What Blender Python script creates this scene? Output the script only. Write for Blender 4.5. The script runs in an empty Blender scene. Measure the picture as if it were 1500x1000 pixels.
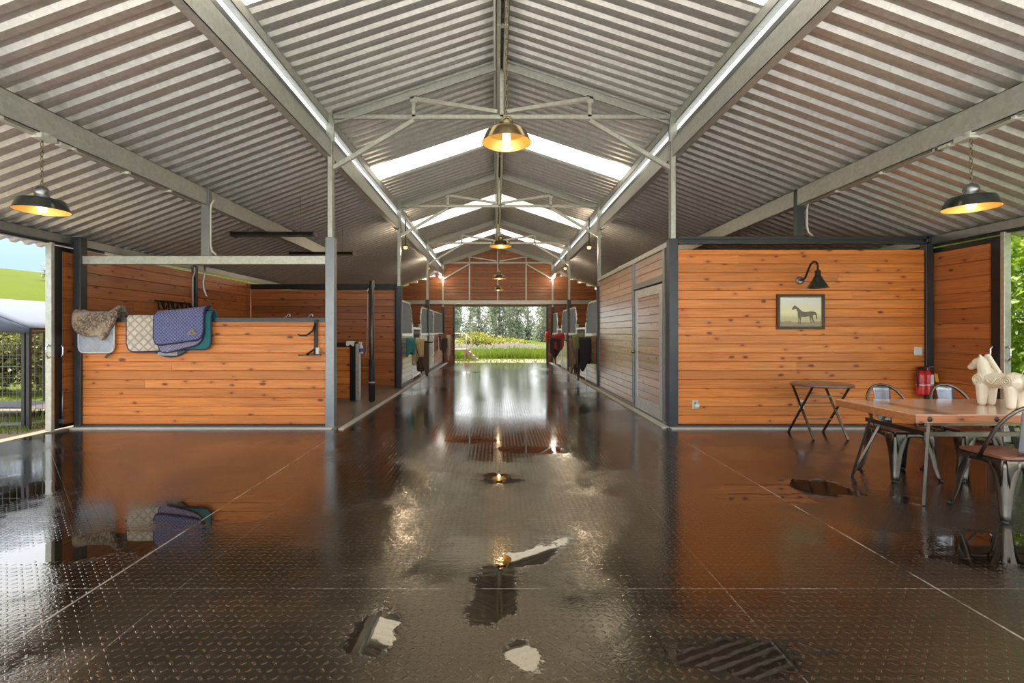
import bpy, bmesh, math, random
from mathutils import Vector, Matrix, noise
PI = math.pi
R = random.Random(7)
S = bpy.context.scene
COL = S.collection
F, CX, CY, H = 717.0, 726.5, 486.0, 1.35
def P(px, py, Y):
    k = Y / F
    return Vector(((px - CX) * k, Y, H - (py - CY) * k))

# ------------------------------------------------------------------ mesh builder
class MB:
    def __init__(s): s.v = []; s.f = []; s.sm = []
    def add(s, vs, fs, smooth=False):
        b = len(s.v); s.v += [Vector(v) for v in vs]
        for f in fs: s.f.append([b + i for i in f]); s.sm.append(smooth)
        return s
    def box(s, x0, x1, y0, y1, z0, z1):
        return s.add([(x0,y0,z0),(x1,y0,z0),(x1,y1,z0),(x0,y1,z0),(x0,y0,z1),(x1,y0,z1),(x1,y1,z1),(x0,y1,z1)],
                     [(0,3,2,1),(4,5,6,7),(0,1,5,4),(1,2,6,5),(2,3,7,6),(3,0,4,7)])
    def cbox(s, x0, x1, y0, y1, z0, z1, c):
        """box with chamfered edges"""
        bm = bmesh.new()
        bmesh.ops.create_cube(bm, size=1)
        for v in bm.verts:
            v.co = Vector(((x0+x1)/2 + v.co.x*(x1-x0), (y0+y1)/2 + v.co.y*(y1-y0), (z0+z1)/2 + v.co.z*(z1-z0)))
        bmesh.ops.bevel(bm, geom=bm.edges[:], offset=c, segments=2, affect='EDGES', profile=.5)
        return s.bm(bm)
    def bm(s, bm, smooth=False):
        bm.verts.index_update()
        s.add([v.co.copy() for v in bm.verts], [[v.index for v in f.verts] for f in bm.faces], smooth)
        bm.free(); return s
    def bar(s, a, b, w, h, up=(0,0,1)):
        a, b, up = Vector(a), Vector(b), Vector(up)
        d = (b - a).normalized()
        if abs(d.dot(up)) > .98: up = Vector((0,1,0))
        x = d.cross(up).normalized(); y = x.cross(d).normalized()
        vs = []
        for p in (a, b):
            for sx, sy in ((-1,-1),(1,-1),(1,1),(-1,1)): vs.append(p + x*sx*w/2 + y*sy*h/2)
        return s.add(vs, [(0,1,2,3),(7,6,5,4),(0,4,5,1),(1,5,6,2),(2,6,7,3),(3,7,4,0)])
    def chan(s, a, b, w, h, t, side=1, up=(0,0,1)):
        """C channel running a->b, web on one side"""
        a, b, up = Vector(a), Vector(b), Vector(up)
        d = (b - a).normalized(); x = d.cross(up).normalized() * side; y = up - d*up.dot(d); y.normalize()
        for cx, cy, ww, hh in ((-w/2 + t/2, 0, t, h), (0, h/2 - t/2, w, t), (0, -h/2 + t/2, w, t),
                               (w/2 - t/2, h/2 - .015, t, .03), (w/2 - t/2, -h/2 + .015, t, .03)):
            o = x*cx + y*cy
            s.bar(a + o, b + o, ww, hh, up)
        return s
    def tube(s, pts, r, n=8, closed=False, caps=True):
        pts = [Vector(p) for p in pts]; N = len(pts)
        rs = r if isinstance(r, (list, tuple)) else [r]*N
        rings = []; prev = None
        for i, p in enumerate(pts):
            if closed: d = pts[(i+1) % N] - pts[i-1]
            else: d = pts[min(i+1, N-1)] - pts[max(i-1, 0)]
            d.normalize()
            if prev is None:
                u = Vector((0,0,1)) if abs(d.z) < .9 else Vector((1,0,0))
                x = d.cross(u).normalized()
            else:
                x = (prev - d*prev.dot(d)).normalized()
            prev = x; y = d.cross(x)
            rings.append([p + (x*math.cos(2*PI*j/n) + y*math.sin(2*PI*j/n))*rs[i] for j in range(n)])
        vs = [v for r_ in rings for v in r_]; fs = []
        for i in range(N if closed else N-1):
            for j in range(n):
                a = i*n + j; b = i*n + (j+1) % n; i2 = (i+1) % N
                fs.append((a, b, i2*n + (j+1) % n, i2*n + j))
        s.add(vs, fs, True)
        if caps and not closed:
            b = len(s.v) - len(vs)
            s.f.append([b + j for j in range(n)][::-1]); s.sm.append(False)
            s.f.append([b + (N-1)*n + j for j in range(n)]); s.sm.append(False)
        return s
    def lathe(s, prof, n=24, o=(0,0,0)):
        o = Vector(o); m = len(prof); vs = []; fs = []
        for r, z in prof:
            for j in range(n): vs.append(o + Vector((r*math.cos(2*PI*j/n), r*math.sin(2*PI*j/n), z)))
        for i in range(m-1):
            for j in range(n): fs.append((i*n+j, i*n+(j+1) % n, (i+1)*n+(j+1) % n, (i+1)*n+j))
        return s.add(vs, fs, True)
    def ball(s, c, r, n=12, sc=(1,1,1)):
        prof = [(max(1e-4, r*math.sin(PI*i/n)), -r*math.cos(PI*i/n)) for i in range(n+1)]
        b = len(s.v); s.lathe(prof, n*2)
        for i in range(b, len(s.v)):
            v = s.v[i]; s.v[i] = Vector((v.x*sc[0], v.y*sc[1], v.z*sc[2])) + Vector(c)
        return s
    def poly(s, pts, th):
        """polygon in given points extruded by vector th"""
        n = len(pts); th = Vector(th); pts = [Vector(p) for p in pts]
        fs = [list(range(n)), list(range(2*n-1, n-1, -1))]
        fs += [(i, n+i, n+(i+1) % n, (i+1) % n) for i in range(n)]
        return s.add(pts + [p + th for p in pts], fs)
    def build(s, name, mat, parent=None, loc=None, rz=0.0, smooth=None, recalc=True):
        me = bpy.data.meshes.new(name)
        me.from_pydata([tuple(v) for v in s.v], [], s.f)
        for p, q in zip(me.polygons, s.sm): p.use_smooth = q if smooth is None else smooth
        if recalc:
            b = bmesh.new(); b.from_mesh(me); bmesh.ops.recalc_face_normals(b, faces=b.faces[:]); b.to_mesh(me); b.free()
        me.update()
        o = bpy.data.objects.new(name, me); COL.objects.link(o)
        if mat: me.materials.append(mat)
        if parent: o.parent = parent
        if loc is not None: o.location = loc
        if rz: o.rotation_euler = (0,0,rz)
        return o

def tag(o, label, cat, group=None, kind=None):
    o['label'] = label; o['category'] = cat
    if group: o['group'] = group
    if kind: o['kind'] = kind
    return o
def struct(o, label, cat): return tag(o, label, cat, None, 'structure')
def thing(name, label, cat, loc=(0,0,0), rz=0.0, group=None, kind=None):
    o = bpy.data.objects.new(name, None); COL.objects.link(o)
    o.location = loc; o.rotation_euler = (0,0,rz); o.empty_display_size = .1
    return tag(o, label, cat, group, kind)
def dup(root, label, loc=None, rz=None, scale=None):
    def cp(o, par):
        c = o.copy(); COL.objects.link(c)
        if par is not None: c.parent = par
        for k in [x for x in bpy.data.objects if x.parent == o and x != c]: cp(k, c)
        return c
    r = cp(root, None); r['label'] = label
    if loc is not None: r.location = loc
    if rz is not None: r.rotation_euler = (0,0,rz)
    if scale is not None: r.scale = scale
    return r

# ------------------------------------------------------------------ materials
class N:
    def __init__(s, name):
        s.m = bpy.data.materials.new(name); s.m.use_nodes = True
        s.t = s.m.node_tree; s.t.nodes.clear()
        s.out = s.t.nodes.new('ShaderNodeOutputMaterial')
    def n(s, typ, **kw):
        x = s.t.nodes.new('ShaderNode' + typ)
        for k, v in kw.items(): setattr(x, k, v)
        return x
    def put(s, sock, v):
        if isinstance(v, bpy.types.NodeSocket): s.t.links.new(v, sock)
        elif isinstance(v, (tuple, list)) and len(v) == 3 and sock.type == 'RGBA': sock.default_value = (*v, 1)
        else: sock.default_value = v
    def math(s, op, a, b=None, c=None, clamp=False):
        x = s.n('Math', operation=op, use_clamp=clamp); s.put(x.inputs[0], a)
        if b is not None: s.put(x.inputs[1], b)
        if c is not None: s.put(x.inputs[2], c)
        return x.outputs[0]
    def ss(s, v, lo, hi):
        x = s.n('MapRange', interpolation_type='SMOOTHSTEP', clamp=True); s.put(x.inputs[0], v)
        s.put(x.inputs[1], lo); s.put(x.inputs[2], hi); s.put(x.inputs[3], 0.0); s.put(x.inputs[4], 1.0)
        return x.outputs[0]
    def mix(s, f, a, b, blend='MIX'):
        x = s.n('MixRGB', blend_type=blend); s.put(x.inputs[0], f); s.put(x.inputs[1], a); s.put(x.inputs[2], b)
        return x.outputs[0]
    def lerp(s, f, a, b):
        return s.math('ADD', a, s.math('MULTIPLY', f, s.math('SUBTRACT', b, a)))
    def coord(s, which='Object'): return s.n('TexCoord').outputs[which]
    def sep(s, v):
        x = s.n('SeparateXYZ'); s.put(x.inputs[0], v); return x.outputs
    def comb(s, x, y, z):
        c = s.n('CombineXYZ'); s.put(c.inputs[0], x); s.put(c.inputs[1], y); s.put(c.inputs[2], z); return c.outputs[0]
    def noise(s, v, scale, detail=2.0, rough=.5):
        x = s.n('TexNoise'); s.put(x.inputs['Vector'], v); x.inputs['Scale'].default_value = scale
        x.inputs['Detail'].default_value = detail; x.inputs['Roughness'].default_value = rough
        return x.outputs['Fac']
    def bump(s, h, strength=.3, dist=.01):
        x = s.n('Bump'); s.put(x.inputs['Strength'], strength); x.inputs['Distance'].default_value = dist
        s.put(x.inputs['Height'], h); return x.outputs[0]
    def pbsdf(s, col, rough=.5, metal=0.0, spec=None, ior=None, coat=None, coat_r=None, nrm=None, emit=None, es=0, sheen=None, trans=None):
        b = s.n('BsdfPrincipled')
        s.put(b.inputs['Base Color'], col); s.put(b.inputs['Roughness'], rough); s.put(b.inputs['Metallic'], metal)
        if spec is not None: b.inputs['Specular IOR Level'].default_value = spec
        if ior is not None: b.inputs['IOR'].default_value = ior
        if coat is not None: s.put(b.inputs['Coat Weight'], coat)
        if coat_r is not None: s.put(b.inputs['Coat Roughness'], coat_r)
        if sheen is not None: b.inputs['Sheen Weight'].default_value = sheen
        if trans is not None: b.inputs['Transmission Weight'].default_value = trans
        if nrm is not None: s.put(b.inputs['Normal'], nrm)
        if emit is not None: s.put(b.inputs['Emission Color'], emit); b.inputs['Emission Strength'].default_value = es
        s.t.links.new(b.outputs[0], s.out.inputs[0]); s.b = b
        return b
    def island(s): return s.n('NewGeometry').outputs['Random Per Island']

def plain(name, col, rough=.5, metal=0.0, var=.12, scale=18, bump=0.0, coat=None, sheen=None):
    k = N(name); v = k.coord()
    n = k.noise(v, scale, 4, .6)
    c = k.mix(n, tuple(x*(1-var) for x in col), tuple(min(1, x*(1+var)) for x in col))
    nr = k.bump(n, bump, .004) if bump else None
    k.pbsdf(c, k.lerp(n, rough*.85, min(1, rough*1.15)), metal, coat=coat, coat_r=.15 if coat else None, nrm=nr, sheen=sheen)
    return k.m

def wood(name, base, dark, rough=.4, coat=.35, coat_r=.2, knots=1.0, tone=.35, ks=1.0, cior=None):
    k = N(name); x, y, z = k.sep(k.coord()); r = k.island()
    xo = k.math('ADD', x, k.math('MULTIPLY', r, 53.0))
    zo = k.math('ADD', z, k.math('MULTIPLY', r, 17.0))
    warp = k.noise(k.comb(k.math('MULTIPLY', xo, 1.1), 0.0, k.math('MULTIPLY', zo, 3.0)), 1.0, 2)
    zw = k.math('ADD', zo, k.math('MULTIPLY', warp, .06))
    g = k.noise(k.comb(k.math('MULTIPLY', xo, 1.6), k.math('MULTIPLY', y, 20.0), k.math('MULTIPLY', zw, 55.0)), 1.0, 5, .6)
    broad = k.noise(k.comb(k.math('MULTIPLY', xo, .8), y, k.math('MULTIPLY', zw, 7.0)), 1.0, 3)
    c = k.mix(k.ss(g, .38, .66), base, tuple(b*.50 + d*.22 for b, d in zip(base, dark)))
    c = k.mix(k.math('MULTIPLY', k.ss(broad, .42, .75), tone), c, dark)
    rr = k.math('FRACT', k.math('MULTIPLY', r, 7.31))
    c = k.mix(k.math('MULTIPLY', rr, .6), c, k.mix(.5, c, tuple(min(1, b*1.25 + .04) for b in base)))
    r2 = k.math('FRACT', k.math('MULTIPLY', r, 23.7))
    c = k.mix(k.math('MULTIPLY', k.ss(r2, .5, 1.0), .45), c, tuple(b*.5 for b in base))
    vo = k.n('TexVoronoi', voronoi_dimensions='2D')
    vw = k.noise(k.comb(k.math('MULTIPLY', xo, 9.0), 0.0, k.math('MULTIPLY', zo, 20.0)), 1.0, 2)
    k.put(vo.inputs['Vector'], k.comb(k.math('ADD', k.math('MULTIPLY', xo, 2.6*ks), k.math('MULTIPLY', vw, .09)), k.math('ADD', k.math('MULTIPLY', zo, 5.5*ks), k.math('MULTIPLY', vw, .09)), 0.0))
    vo.inputs['Scale'].default_value = 1.0
    on = k.ss(k.sep(vo.outputs['Color'])[0], .35, .45)
    kd = k.math('SUBTRACT', vo.outputs['Distance'], k.math('MULTIPLY', k.math('POWER', k.sep(vo.outputs['Color'])[1], 3.0), .075))
    kn = k.math('MULTIPLY', k.math('SUBTRACT', 1.0, k.ss(kd, .025, .075)), on)
    cv = k.noise(k.comb(k.math('MULTIPLY', xo, 7.0), 5.0, k.math('MULTIPLY', zo, 26.0)), 1.0, 4, .75)
    crk = k.math('MULTIPLY', k.ss(cv, .61, .70), k.ss(k.noise(k.comb(xo, 2.0, k.math('MULTIPLY', zo, 4.0)), 1.3, 2), .48, .62))
    halo = k.math('MULTIPLY', k.math('SUBTRACT', 1.0, k.ss(vo.outputs['Distance'], .06, .22)), on)
    c = k.mix(k.math('MULTIPLY', halo, .45*knots), c, dark)
    c = k.mix(k.math('MULTIPLY', kn, .85*knots), c, tuple(d*.28 for d in dark))
    c = k.mix(k.math('MULTIPLY', crk, .6*knots), c, tuple(d*.5 for d in dark))
    nr = k.bump(g, .12, .004)
    k.pbsdf(c, k.lerp(g, rough*.85, rough*1.2), 0, coat=coat, coat_r=coat_r, nrm=nr)
    if cior: k.b.inputs['Coat IOR'].default_value = cior
    return k.m

M = {}
M['wood'] = wood('varnished_pine', (.86,.275,.048), (.45,.10,.018), coat=.12)
M['wood_dk'] = wood('dark_pine', (.60,.19,.045), (.30,.07,.018), tone=.5)
M['wood_gl'] = wood('glossy_pine', (.68,.36,.21), (.38,.16,.08), rough=.3, coat=1.0, coat_r=.24, cior=2.1)  # paler, pinker base: doorway glare on the aisle boards put into the colour
M['wood_gable'] = wood('gable_pine', (.50,.165,.045), (.24,.065,.02), tone=.5, knots=.6)
M['wood_table'] = wood('table_top', (.80,.50,.32), (.38,.18,.10), rough=.25, coat=.7, coat_r=.15, knots=.7, ks=.7)
M['wood_edge'] = wood('table_edge', (.50,.17,.05), (.22,.06,.02), rough=.4, coat=.2)
M['wood_seat'] = wood('seat_elm', (.30,.10,.05), (.14,.04,.02), rough=.35, coat=.3, knots=.1)
M['wood_grey'] = wood('weathered', (.42,.36,.29), (.22,.18,.14), rough=.8, coat=0)
def galv(name, col, rough=.42, metal=.75):
    k = N(name); v = k.coord()
    vo = k.n('TexVoronoi'); k.put(vo.inputs['Vector'], v); vo.inputs['Scale'].default_value = 26
    a = k.sep(vo.outputs['Color'])[0]; n = k.noise(v, 5, 4)
    f = k.math('MULTIPLY', k.math('ADD', a, n), .5)
    c = k.mix(f, tuple(x*.78 for x in col), tuple(min(1, x*1.18) for x in col))
    k.pbsdf(c, k.lerp(f, rough*.8, rough*1.25), metal); return k.m
M['galv'] = galv('galvanised_steel', (.60,.60,.53))
M['galv_b'] = galv('galvanised_beam', (.56,.56,.52), .5, .55)
M['bright'] = plain('bright_steel', (.82,.82,.80), .28, .7, .08)
M['steel_l'] = galv('bright_door_steel', (.78,.79,.79), .36, .75)
M['roof'] = galv('roof_steel', (.56,.55,.54), .36, .5)
M['steel_dk'] = plain('dark_steel', (.075,.08,.085), .38, .6, .3, 9)
M['steel_mid'] = plain('grey_steel', (.30,.31,.31), .35, .75, .25, 9)
M['black'] = plain('black_metal', (.02,.02,.02), .35, .3, .3, 12)
M['gun'] = plain('gunmetal', (.17,.145,.115), .3, .95, .3, 14)
M['gun_l'] = plain('brushed_steel', (.30,.30,.31), .3, .9, .2, 14)
M['white'] = plain('white_plastic', (.75,.73,.68), .4, 0, .05)
M['pvc'] = plain('pale_conduit', (.62,.61,.56), .45, .1, .08)
M['rubber'] = plain('black_rubber', (.025,.025,.025), .6, 0, .2)
M['chrome'] = plain('chrome', (.8,.8,.8), .12, 1.0, .03)
M['brassk'] = plain('antique_brass', (.26,.20,.11), .2, .95, .25, 10)
M['enamel'] = plain('dark_enamel', (.03,.035,.03), .18, .2, .2, coat=.6)
M['gold_in'] = plain('gold_lining', (.62,.40,.13), .35, .6, .15)
M['red'] = plain('red_enamel', (.62,.02,.02), .25, 0, .1, coat=.5)
M['yellow'] = plain('orange_tag', (.85,.38,.03), .5)
M['paper'] = plain('paper', (.8,.78,.72), .7)
M['plate'] = plain('cover_plate', (.62,.62,.58), .35, .3, .1)
M['ceramic'] = plain('ivory_ceramic', (.78,.68,.50), .32, 0, .05, 30, coat=.35)
M['concrete'] = plain('wet_concrete', (.22,.19,.15), .35, 0, .45, 3, .2, coat=.25)
M['curb'] = plain('pale_curb', (.50,.46,.38), .6, 0, .25, 7)
M['pipe'] = plain('pipe_dark', (.12,.11,.10), .3, .7, .3)
M['dirt'] = plain('dirt', (.17,.13,.08), .9, 0, .35, 2.5, .4)
M['apron'] = plain('bounce_apron', (.55,.53,.48), .8, 0, .15, 3)  # for the added bounce surface outside the barn
M['glassy'] = None

def emis(name, col, st):
    k = N(name); e = k.n('Emission'); k.put(e.inputs[0], col); e.inputs[1].default_value = st
    k.t.links.new(e.outputs[0], k.out.inputs[0]); return k.m
M['bulb'] = emis('lit_bulb', (1.0,.80,.52), 1.3)
M['flood'] = emis('lit_flood', (1.0,.97,.92), 3.0)
M['warm'] = emis('warm_lamp', (1.0,.62,.22), 1.6)

def translucent(name, col, dirt=True, t=.75):
    k = N(name); v = k.coord()
    x, y, z = k.sep(v)
    c = col
    if dirt:
        n = k.noise(v, 14, 4, .7); n2 = k.noise(v, 2.3, 2)
        f = k.ss(k.math('ADD', n, k.math('MULTIPLY', n2, .25)), .76, .84)
        c = k.mix(f, col, (.10,.08,.05))
        n3 = k.noise(v, 45, 2); c = k.mix(k.math('MULTIPLY', k.ss(n3, .62, .70), .7), c, (.10,.08,.05))
    tr = k.n('BsdfTranslucent'); k.put(tr.inputs[0], c)
    d = k.n('BsdfDiffuse'); k.put(d.inputs[0], c)
    m = k.n('MixShader'); m.inputs[0].default_value = t
    k.t.links.new(d.outputs[0], m.inputs[1]); k.t.links.new(tr.outputs[0], m.inputs[2])
    k.t.links.new(m.outputs[0], k.out.inputs[0]); return k.m
M['sky_sheet'] = translucent('fibreglass_sheet', (.52,.50,.43))
M['clere'] = translucent('polycarbonate', (.98,.98,.97), False, .9)

def leafmat(name, a, b, tr=.35):
    k = N(name); r = k.island(); n = k.noise(k.coord(), .9, 2)
    f = k.math('MULTIPLY', k.math('ADD', r, n), .5)
    c = k.mix(f, a, b)
    d = k.n('BsdfPrincipled'); k.put(d.inputs['Base Color'], c); d.inputs['Roughness'].default_value = .5
    t = k.n('BsdfTranslucent'); k.put(t.inputs[0], c)
    m = k.n('MixShader'); m.inputs[0].default_value = tr
    k.t.links.new(d.outputs[0], m.inputs[1]); k.t.links.new(t.outputs[0], m.inputs[2]); k.t.links.new(m.outputs[0], k.out.inputs[0])
    return k.m
M['leaf_bright'] = leafmat('bright_leaves', (.07,.18,.01), (.36,.48,.035), .45)
M['leaf_hedge'] = leafmat('hedge_leaves', (.06,.075,.015), (.20,.19,.045))
M['leaf_euc'] = leafmat('eucalyptus_leaves', (.15,.19,.13), (.38,.41,.27), .3)
M['leaf_yel'] = leafmat('yellow_green_leaves', (.16,.17,.018), (.34,.31,.05), .4)
M['grass'] = leafmat('grass_blades', (.07,.13,.008), (.20,.27,.025), .4)
M['flower'] = leafmat('pale_seed_heads', (.34,.29,.22), (.46,.41,.35), .3)
M['bark'] = plain('bark', (.30,.25,.19), .9, 0, .4, 4, .3)

def ground_mat():
    k = N('meadow'); v = k.coord()
    n = k.noise(v, .05, 4, .6); n2 = k.noise(v, 1.5, 4, .7)
    c = k.mix(n, (.050,.070,.006), (.085,.105,.009)); c = k.mix(k.math('MULTIPLY', n2, .5), c, (.03,.043,.006))
    k.pbsdf(c, .95, 0, spec=.05, nrm=k.bump(n2, .5, .05)); return k.m
M['meadow'] = ground_mat()

def floor_mat():
    k = N('wet_rubber_matting'); v = k.coord(); x, y, z = k.sep(v)
    # raised dashes of the tread pattern
    cs = .042
    u = k.math('DIVIDE', x, cs); w = k.math('DIVIDE', y, cs)
    par = k.math('MODULO', k.math('ADD', k.math('ADD', k.math('FLOOR', u), k.math('FLOOR', w)), 2000.0), 2.0)
    fu = k.math('SUBTRACT', k.math('FRACT', k.math('ADD', u, 1000.0)), .5); fv = k.math('SUBTRACT', k.math('FRACT', k.math('ADD', w, 1000.0)), .5)
    a = k.math('ABSOLUTE', k.math('MULTIPLY', k.math('ADD', fu, fv), .707)); b = k.math('ABSOLUTE', k.math('MULTIPLY', k.math('SUBTRACT', fu, fv), .707))
    lo = k.lerp(par, a, b); sh = k.lerp(par, b, a)
    dash = k.math('MULTIPLY', k.math('SUBTRACT', 1.0, k.ss(sh, .07, .15)), k.math('SUBTRACT', 1.0, k.ss(lo, .20, .34)))
    # standing water
    big = k.noise(k.comb(x, k.math('MULTIPLY', y, .75), 0.0), .55, 5, .62)
    small = k.noise(k.comb(x, y, 7.0), 4.0, 5, .7)
    def pud(cx, cy, rx, ry, th=0.0):
        c, s_ = math.cos(th), math.sin(th)
        dx = k.math('SUBTRACT', x, cx); dy = k.math('SUBTRACT', y, cy)
        p = k.math('ADD', k.math('MULTIPLY', dx, c/rx), k.math('MULTIPLY', dy, s_/rx))
        q = k.math('ADD', k.math('MULTIPLY', dx, -s_/ry), k.math('MULTIPLY', dy, c/ry))
        d = k.math('SQRT', k.math('ADD', k.math('MULTIPLY', p, p), k.math('MULTIPLY', q, q)))
        d = k.math('ADD', d, k.math('ADD', k.math('MULTIPLY', k.math('SUBTRACT', big, .5), 1.5), k.math('MULTIPLY', k.math('SUBTRACT', small, .5), 2.4)))
        return k.math('SUBTRACT', 1.0, k.ss(d, .75, 1.15))
    water = k.ss(big, .60, .66)
    for q in ((.02,4.5,.26,.22),(.0,2.55,.13,.45,-.2),(.22,2.95,.12,.45,-.75),(-2.2,3.7,.5,.35,.3),(-2.55,3.1,.5,.22,.2),(1.0,2.05,.35,.16,.1),(2.6,4.2,.8,.3,.2),
              (.4,5.6,.5,.2),(-.3,6.1,.4,.2),(3.4,3.0,.7,.35),(-.55,2.2,.12,.2),(.12,2.05,.10,.16)):
        water = k.math('MAXIMUM', water, pud(*q))
    damp = k.ss(k.noise(k.comb(x, y, 3.0), .75, 5, .65), .42, .56)
    aisle = k.math('MULTIPLY', k.math('SUBTRACT', 1.0, k.ss(k.math('ABSOLUTE', x), .9, 2.0)), k.ss(y, 4.2, 6.5))
    damp = k.math('MAXIMUM', damp, k.math('MULTIPLY', aisle, .8))
    # mat joints
    def line(c, pos, wd):
        return k.math('SUBTRACT', 1.0, k.ss(k.math('ABSOLUTE', k.math('SUBTRACT', c, pos)), wd*.4, wd))
    seam = line(x, -2.11, .009)
    for q in (2.32,): seam = k.math('MAXIMUM', seam, line(x, q, .009))
    for q in (-1.67, -3.39, 3.59, 1.2, -4.7, 4.85): seam = k.math('MAXIMUM', seam, k.math('MULTIPLY', line(x, q, .005), .3))
    yy = k.math('ABSOLUTE', k.math('SUBTRACT', k.math('FRACT', k.math('DIVIDE', k.math('ADD', y, 3.9), 1.85)), .5))
    cross = k.math('SUBTRACT', 1.0, k.ss(yy, .0015, .004))
    seam = k.math('MAXIMUM', seam, k.math('MULTIPLY', cross, .32))
    wornn = k.noise(v, 3.0, 6, .7)
    base = k.mix(k.ss(k.noise(v, .8, 4), .35, .7), (.003,.002,.002), (.022,.013,.006))
    spk = k.noise(v, 120, 2, .8); base = k.mix(k.math('MULTIPLY', k.ss(spk, .52, .72), .55), base, (.06,.042,.020))  # pale specks painted in for the fine sparkle of the wet tread
    base = k.mix(k.math('MULTIPLY', dash, .35), base, (.07,.052,.028))
    base = k.mix(k.math('MULTIPLY', seam, k.math('MULTIPLY', k.ss(wornn, .35, .65), .75)), base, (.42,.36,.28))
    hgt = k.math('MULTIPLY', dash, k.math('SUBTRACT', 1.0, water))
    fine = k.noise(v, 55, 3, .6); rip = k.noise(v, 6, 2)
    hgt = k.math('ADD', k.math('ADD', hgt, k.math('MULTIPLY', k.math('MULTIPLY', fine, k.lerp(damp, 1.5, .9)), k.math('SUBTRACT', 1.0, water))), k.math('MULTIPLY', rip, .15))
    rough = k.lerp(water, k.lerp(damp, .20, .06), .02)
    film = k.math('MAXIMUM', aisle, k.math('MULTIPLY', k.ss(x, -2.0, -3.2), .8))
    nr = k.bump(hgt, k.math('MULTIPLY', k.lerp(damp, .55, .22), k.math('SUBTRACT', 1.0, k.math('MULTIPLY', film, .65))), .004)
    k.pbsdf(base, rough, 0, ior=2.1, nrm=nr); k.put(k.b.inputs['Specular Tint'], k.mix(k.math('MAXIMUM', k.math('MAXIMUM', aisle, k.math('MULTIPLY', water, .3)), k.ss(k.math('ABSOLUTE', x), 2.2, 3.2)), (1,.84,.60), (.95,.99,1.0))); return k.m
M['floor'] = floor_mat()

def quilt(name, col, sc=14.0, rough=.85, var=.2, plaid=None, deep=.8):
    k = N(name); v = k.coord(); x, y, z = k.sep(v)
    p = k.math('MULTIPLY', k.math('ADD', x, z), sc); q = k.math('MULTIPLY', k.math('SUBTRACT', x, z), sc)
    fp = k.math('ABSOLUTE', k.math('SUBTRACT', k.math('FRACT', k.math('ADD', p, 100.0)), .5)); fq = k.math('ABSOLUTE', k.math('SUBTRACT', k.math('FRACT', k.math('ADD', q, 100.0)), .5))
    m = k.math('MAXIMUM', fp, fq)
    hgt = k.math('SUBTRACT', 1.0, k.ss(m, .30, .5))
    n = k.noise(v, 9, 5, .65)
    c = k.mix(n, tuple(x_*(1-var) for x_ in col), tuple(min(1, x_*(1+var)) for x_ in col))
    if plaid: c = k.mix(k.ss(m, .36, .48), c, plaid)
    k.pbsdf(c, rough, 0, nrm=k.bump(hgt, deep, .012), sheen=.2); return k.m
M['pad_grey'] = quilt('pale_blue_grey_pad', (.42,.45,.50), 9, deep=.3, var=.3)
M['pad_cream'] = quilt('cream_quilting', (.70,.61,.50), 8, plaid=(.48,.38,.28), var=.3)
M['pad_blue'] = quilt('blue_quilting', (.10,.115,.30), 21, plaid=(.40,.38,.55), var=.3)
M['pad_lav'] = quilt('lavender_quilting', (.26,.22,.36), 16, plaid=(.42,.36,.46), var=.3)
M['pad_teal'] = plain('teal_cloth', (.02,.16,.17), .8, 0, .2, 20, sheen=.2)
M['pad_olive'] = plain('dark_green_grey_cloth', (.10,.12,.12), .7, 0, .3, 12)
M['navy'] = plain('navy_binding', (.03,.035,.09), .8)
def fleece():
    k = N('sheepskin'); v = k.coord(); n = k.noise(v, 34, 5, .75); b = k.noise(v, 5, 3)
    c = k.mix(k.math('MULTIPLY', k.ss(n, .36, .56), k.ss(b, .28, .52)), (.56,.42,.28), (.10,.06,.03))
    k.pbsdf(c, .95, 0, nrm=k.bump(n, 1.0, .02), sheen=.4); return k.m
M['fleece'] = fleece()
for nm, c in (('b_teal',(.03,.20,.20)),('b_tan',(.48,.34,.16)),('b_brown',(.10,.06,.035)),('b_olive',(.17,.18,.06)),('b_black',(.015,.014,.014)),('b_red',(.42,.03,.025)),('b_dk',(.05,.035,.04)),('b_pale',(.62,.50,.42)),('b_mid',(.22,.13,.07)),('canvas_tarp',(.085,.10,.125))):
    M[nm] = plain('cloth_' + nm[2:], c, .85, 0, .3, 10, .1, sheen=.2)
M['tarp'] = plain('tarp_cloth', (.075,.09,.12), .95, 0, .2, 4)
def glass_mat():
    k = N('bulb_glass'); k.pbsdf((1,.97,.9), .03, 0, trans=1.0, ior=1.2); return k.m
M['glass'] = glass_mat()
def paint_mat():
    k = N('painted_landscape'); x, y, z = k.sep(k.coord()); n = k.noise(k.coord(), 9, 5, .6); n2 = k.noise(k.coord(), 30, 4)
    zz = k.math('ADD', z, k.math('MULTIPLY', k.math('SUBTRACT', n, .5), .06))
    c = k.mix(k.ss(zz, 1.53, 1.62), (.62,.54,.26), (.90,.82,.48)); c = k.mix(k.ss(zz, 1.66, 1.80), c, (.86,.85,.74))
    g = k.mix(n2, (.20,.15,.07), (.55,.42,.22)); c = k.mix(k.ss(zz, 1.49, 1.50), g, c)
    k.pbsdf(c, .3, 0, coat=.3, coat_r=.05); return k.m
M['painting'] = paint_mat()
M['paint_horse'] = plain('painted_bay_horse', (.16,.12,.06), .35, 0, .35, 25, coat=.3)

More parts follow.
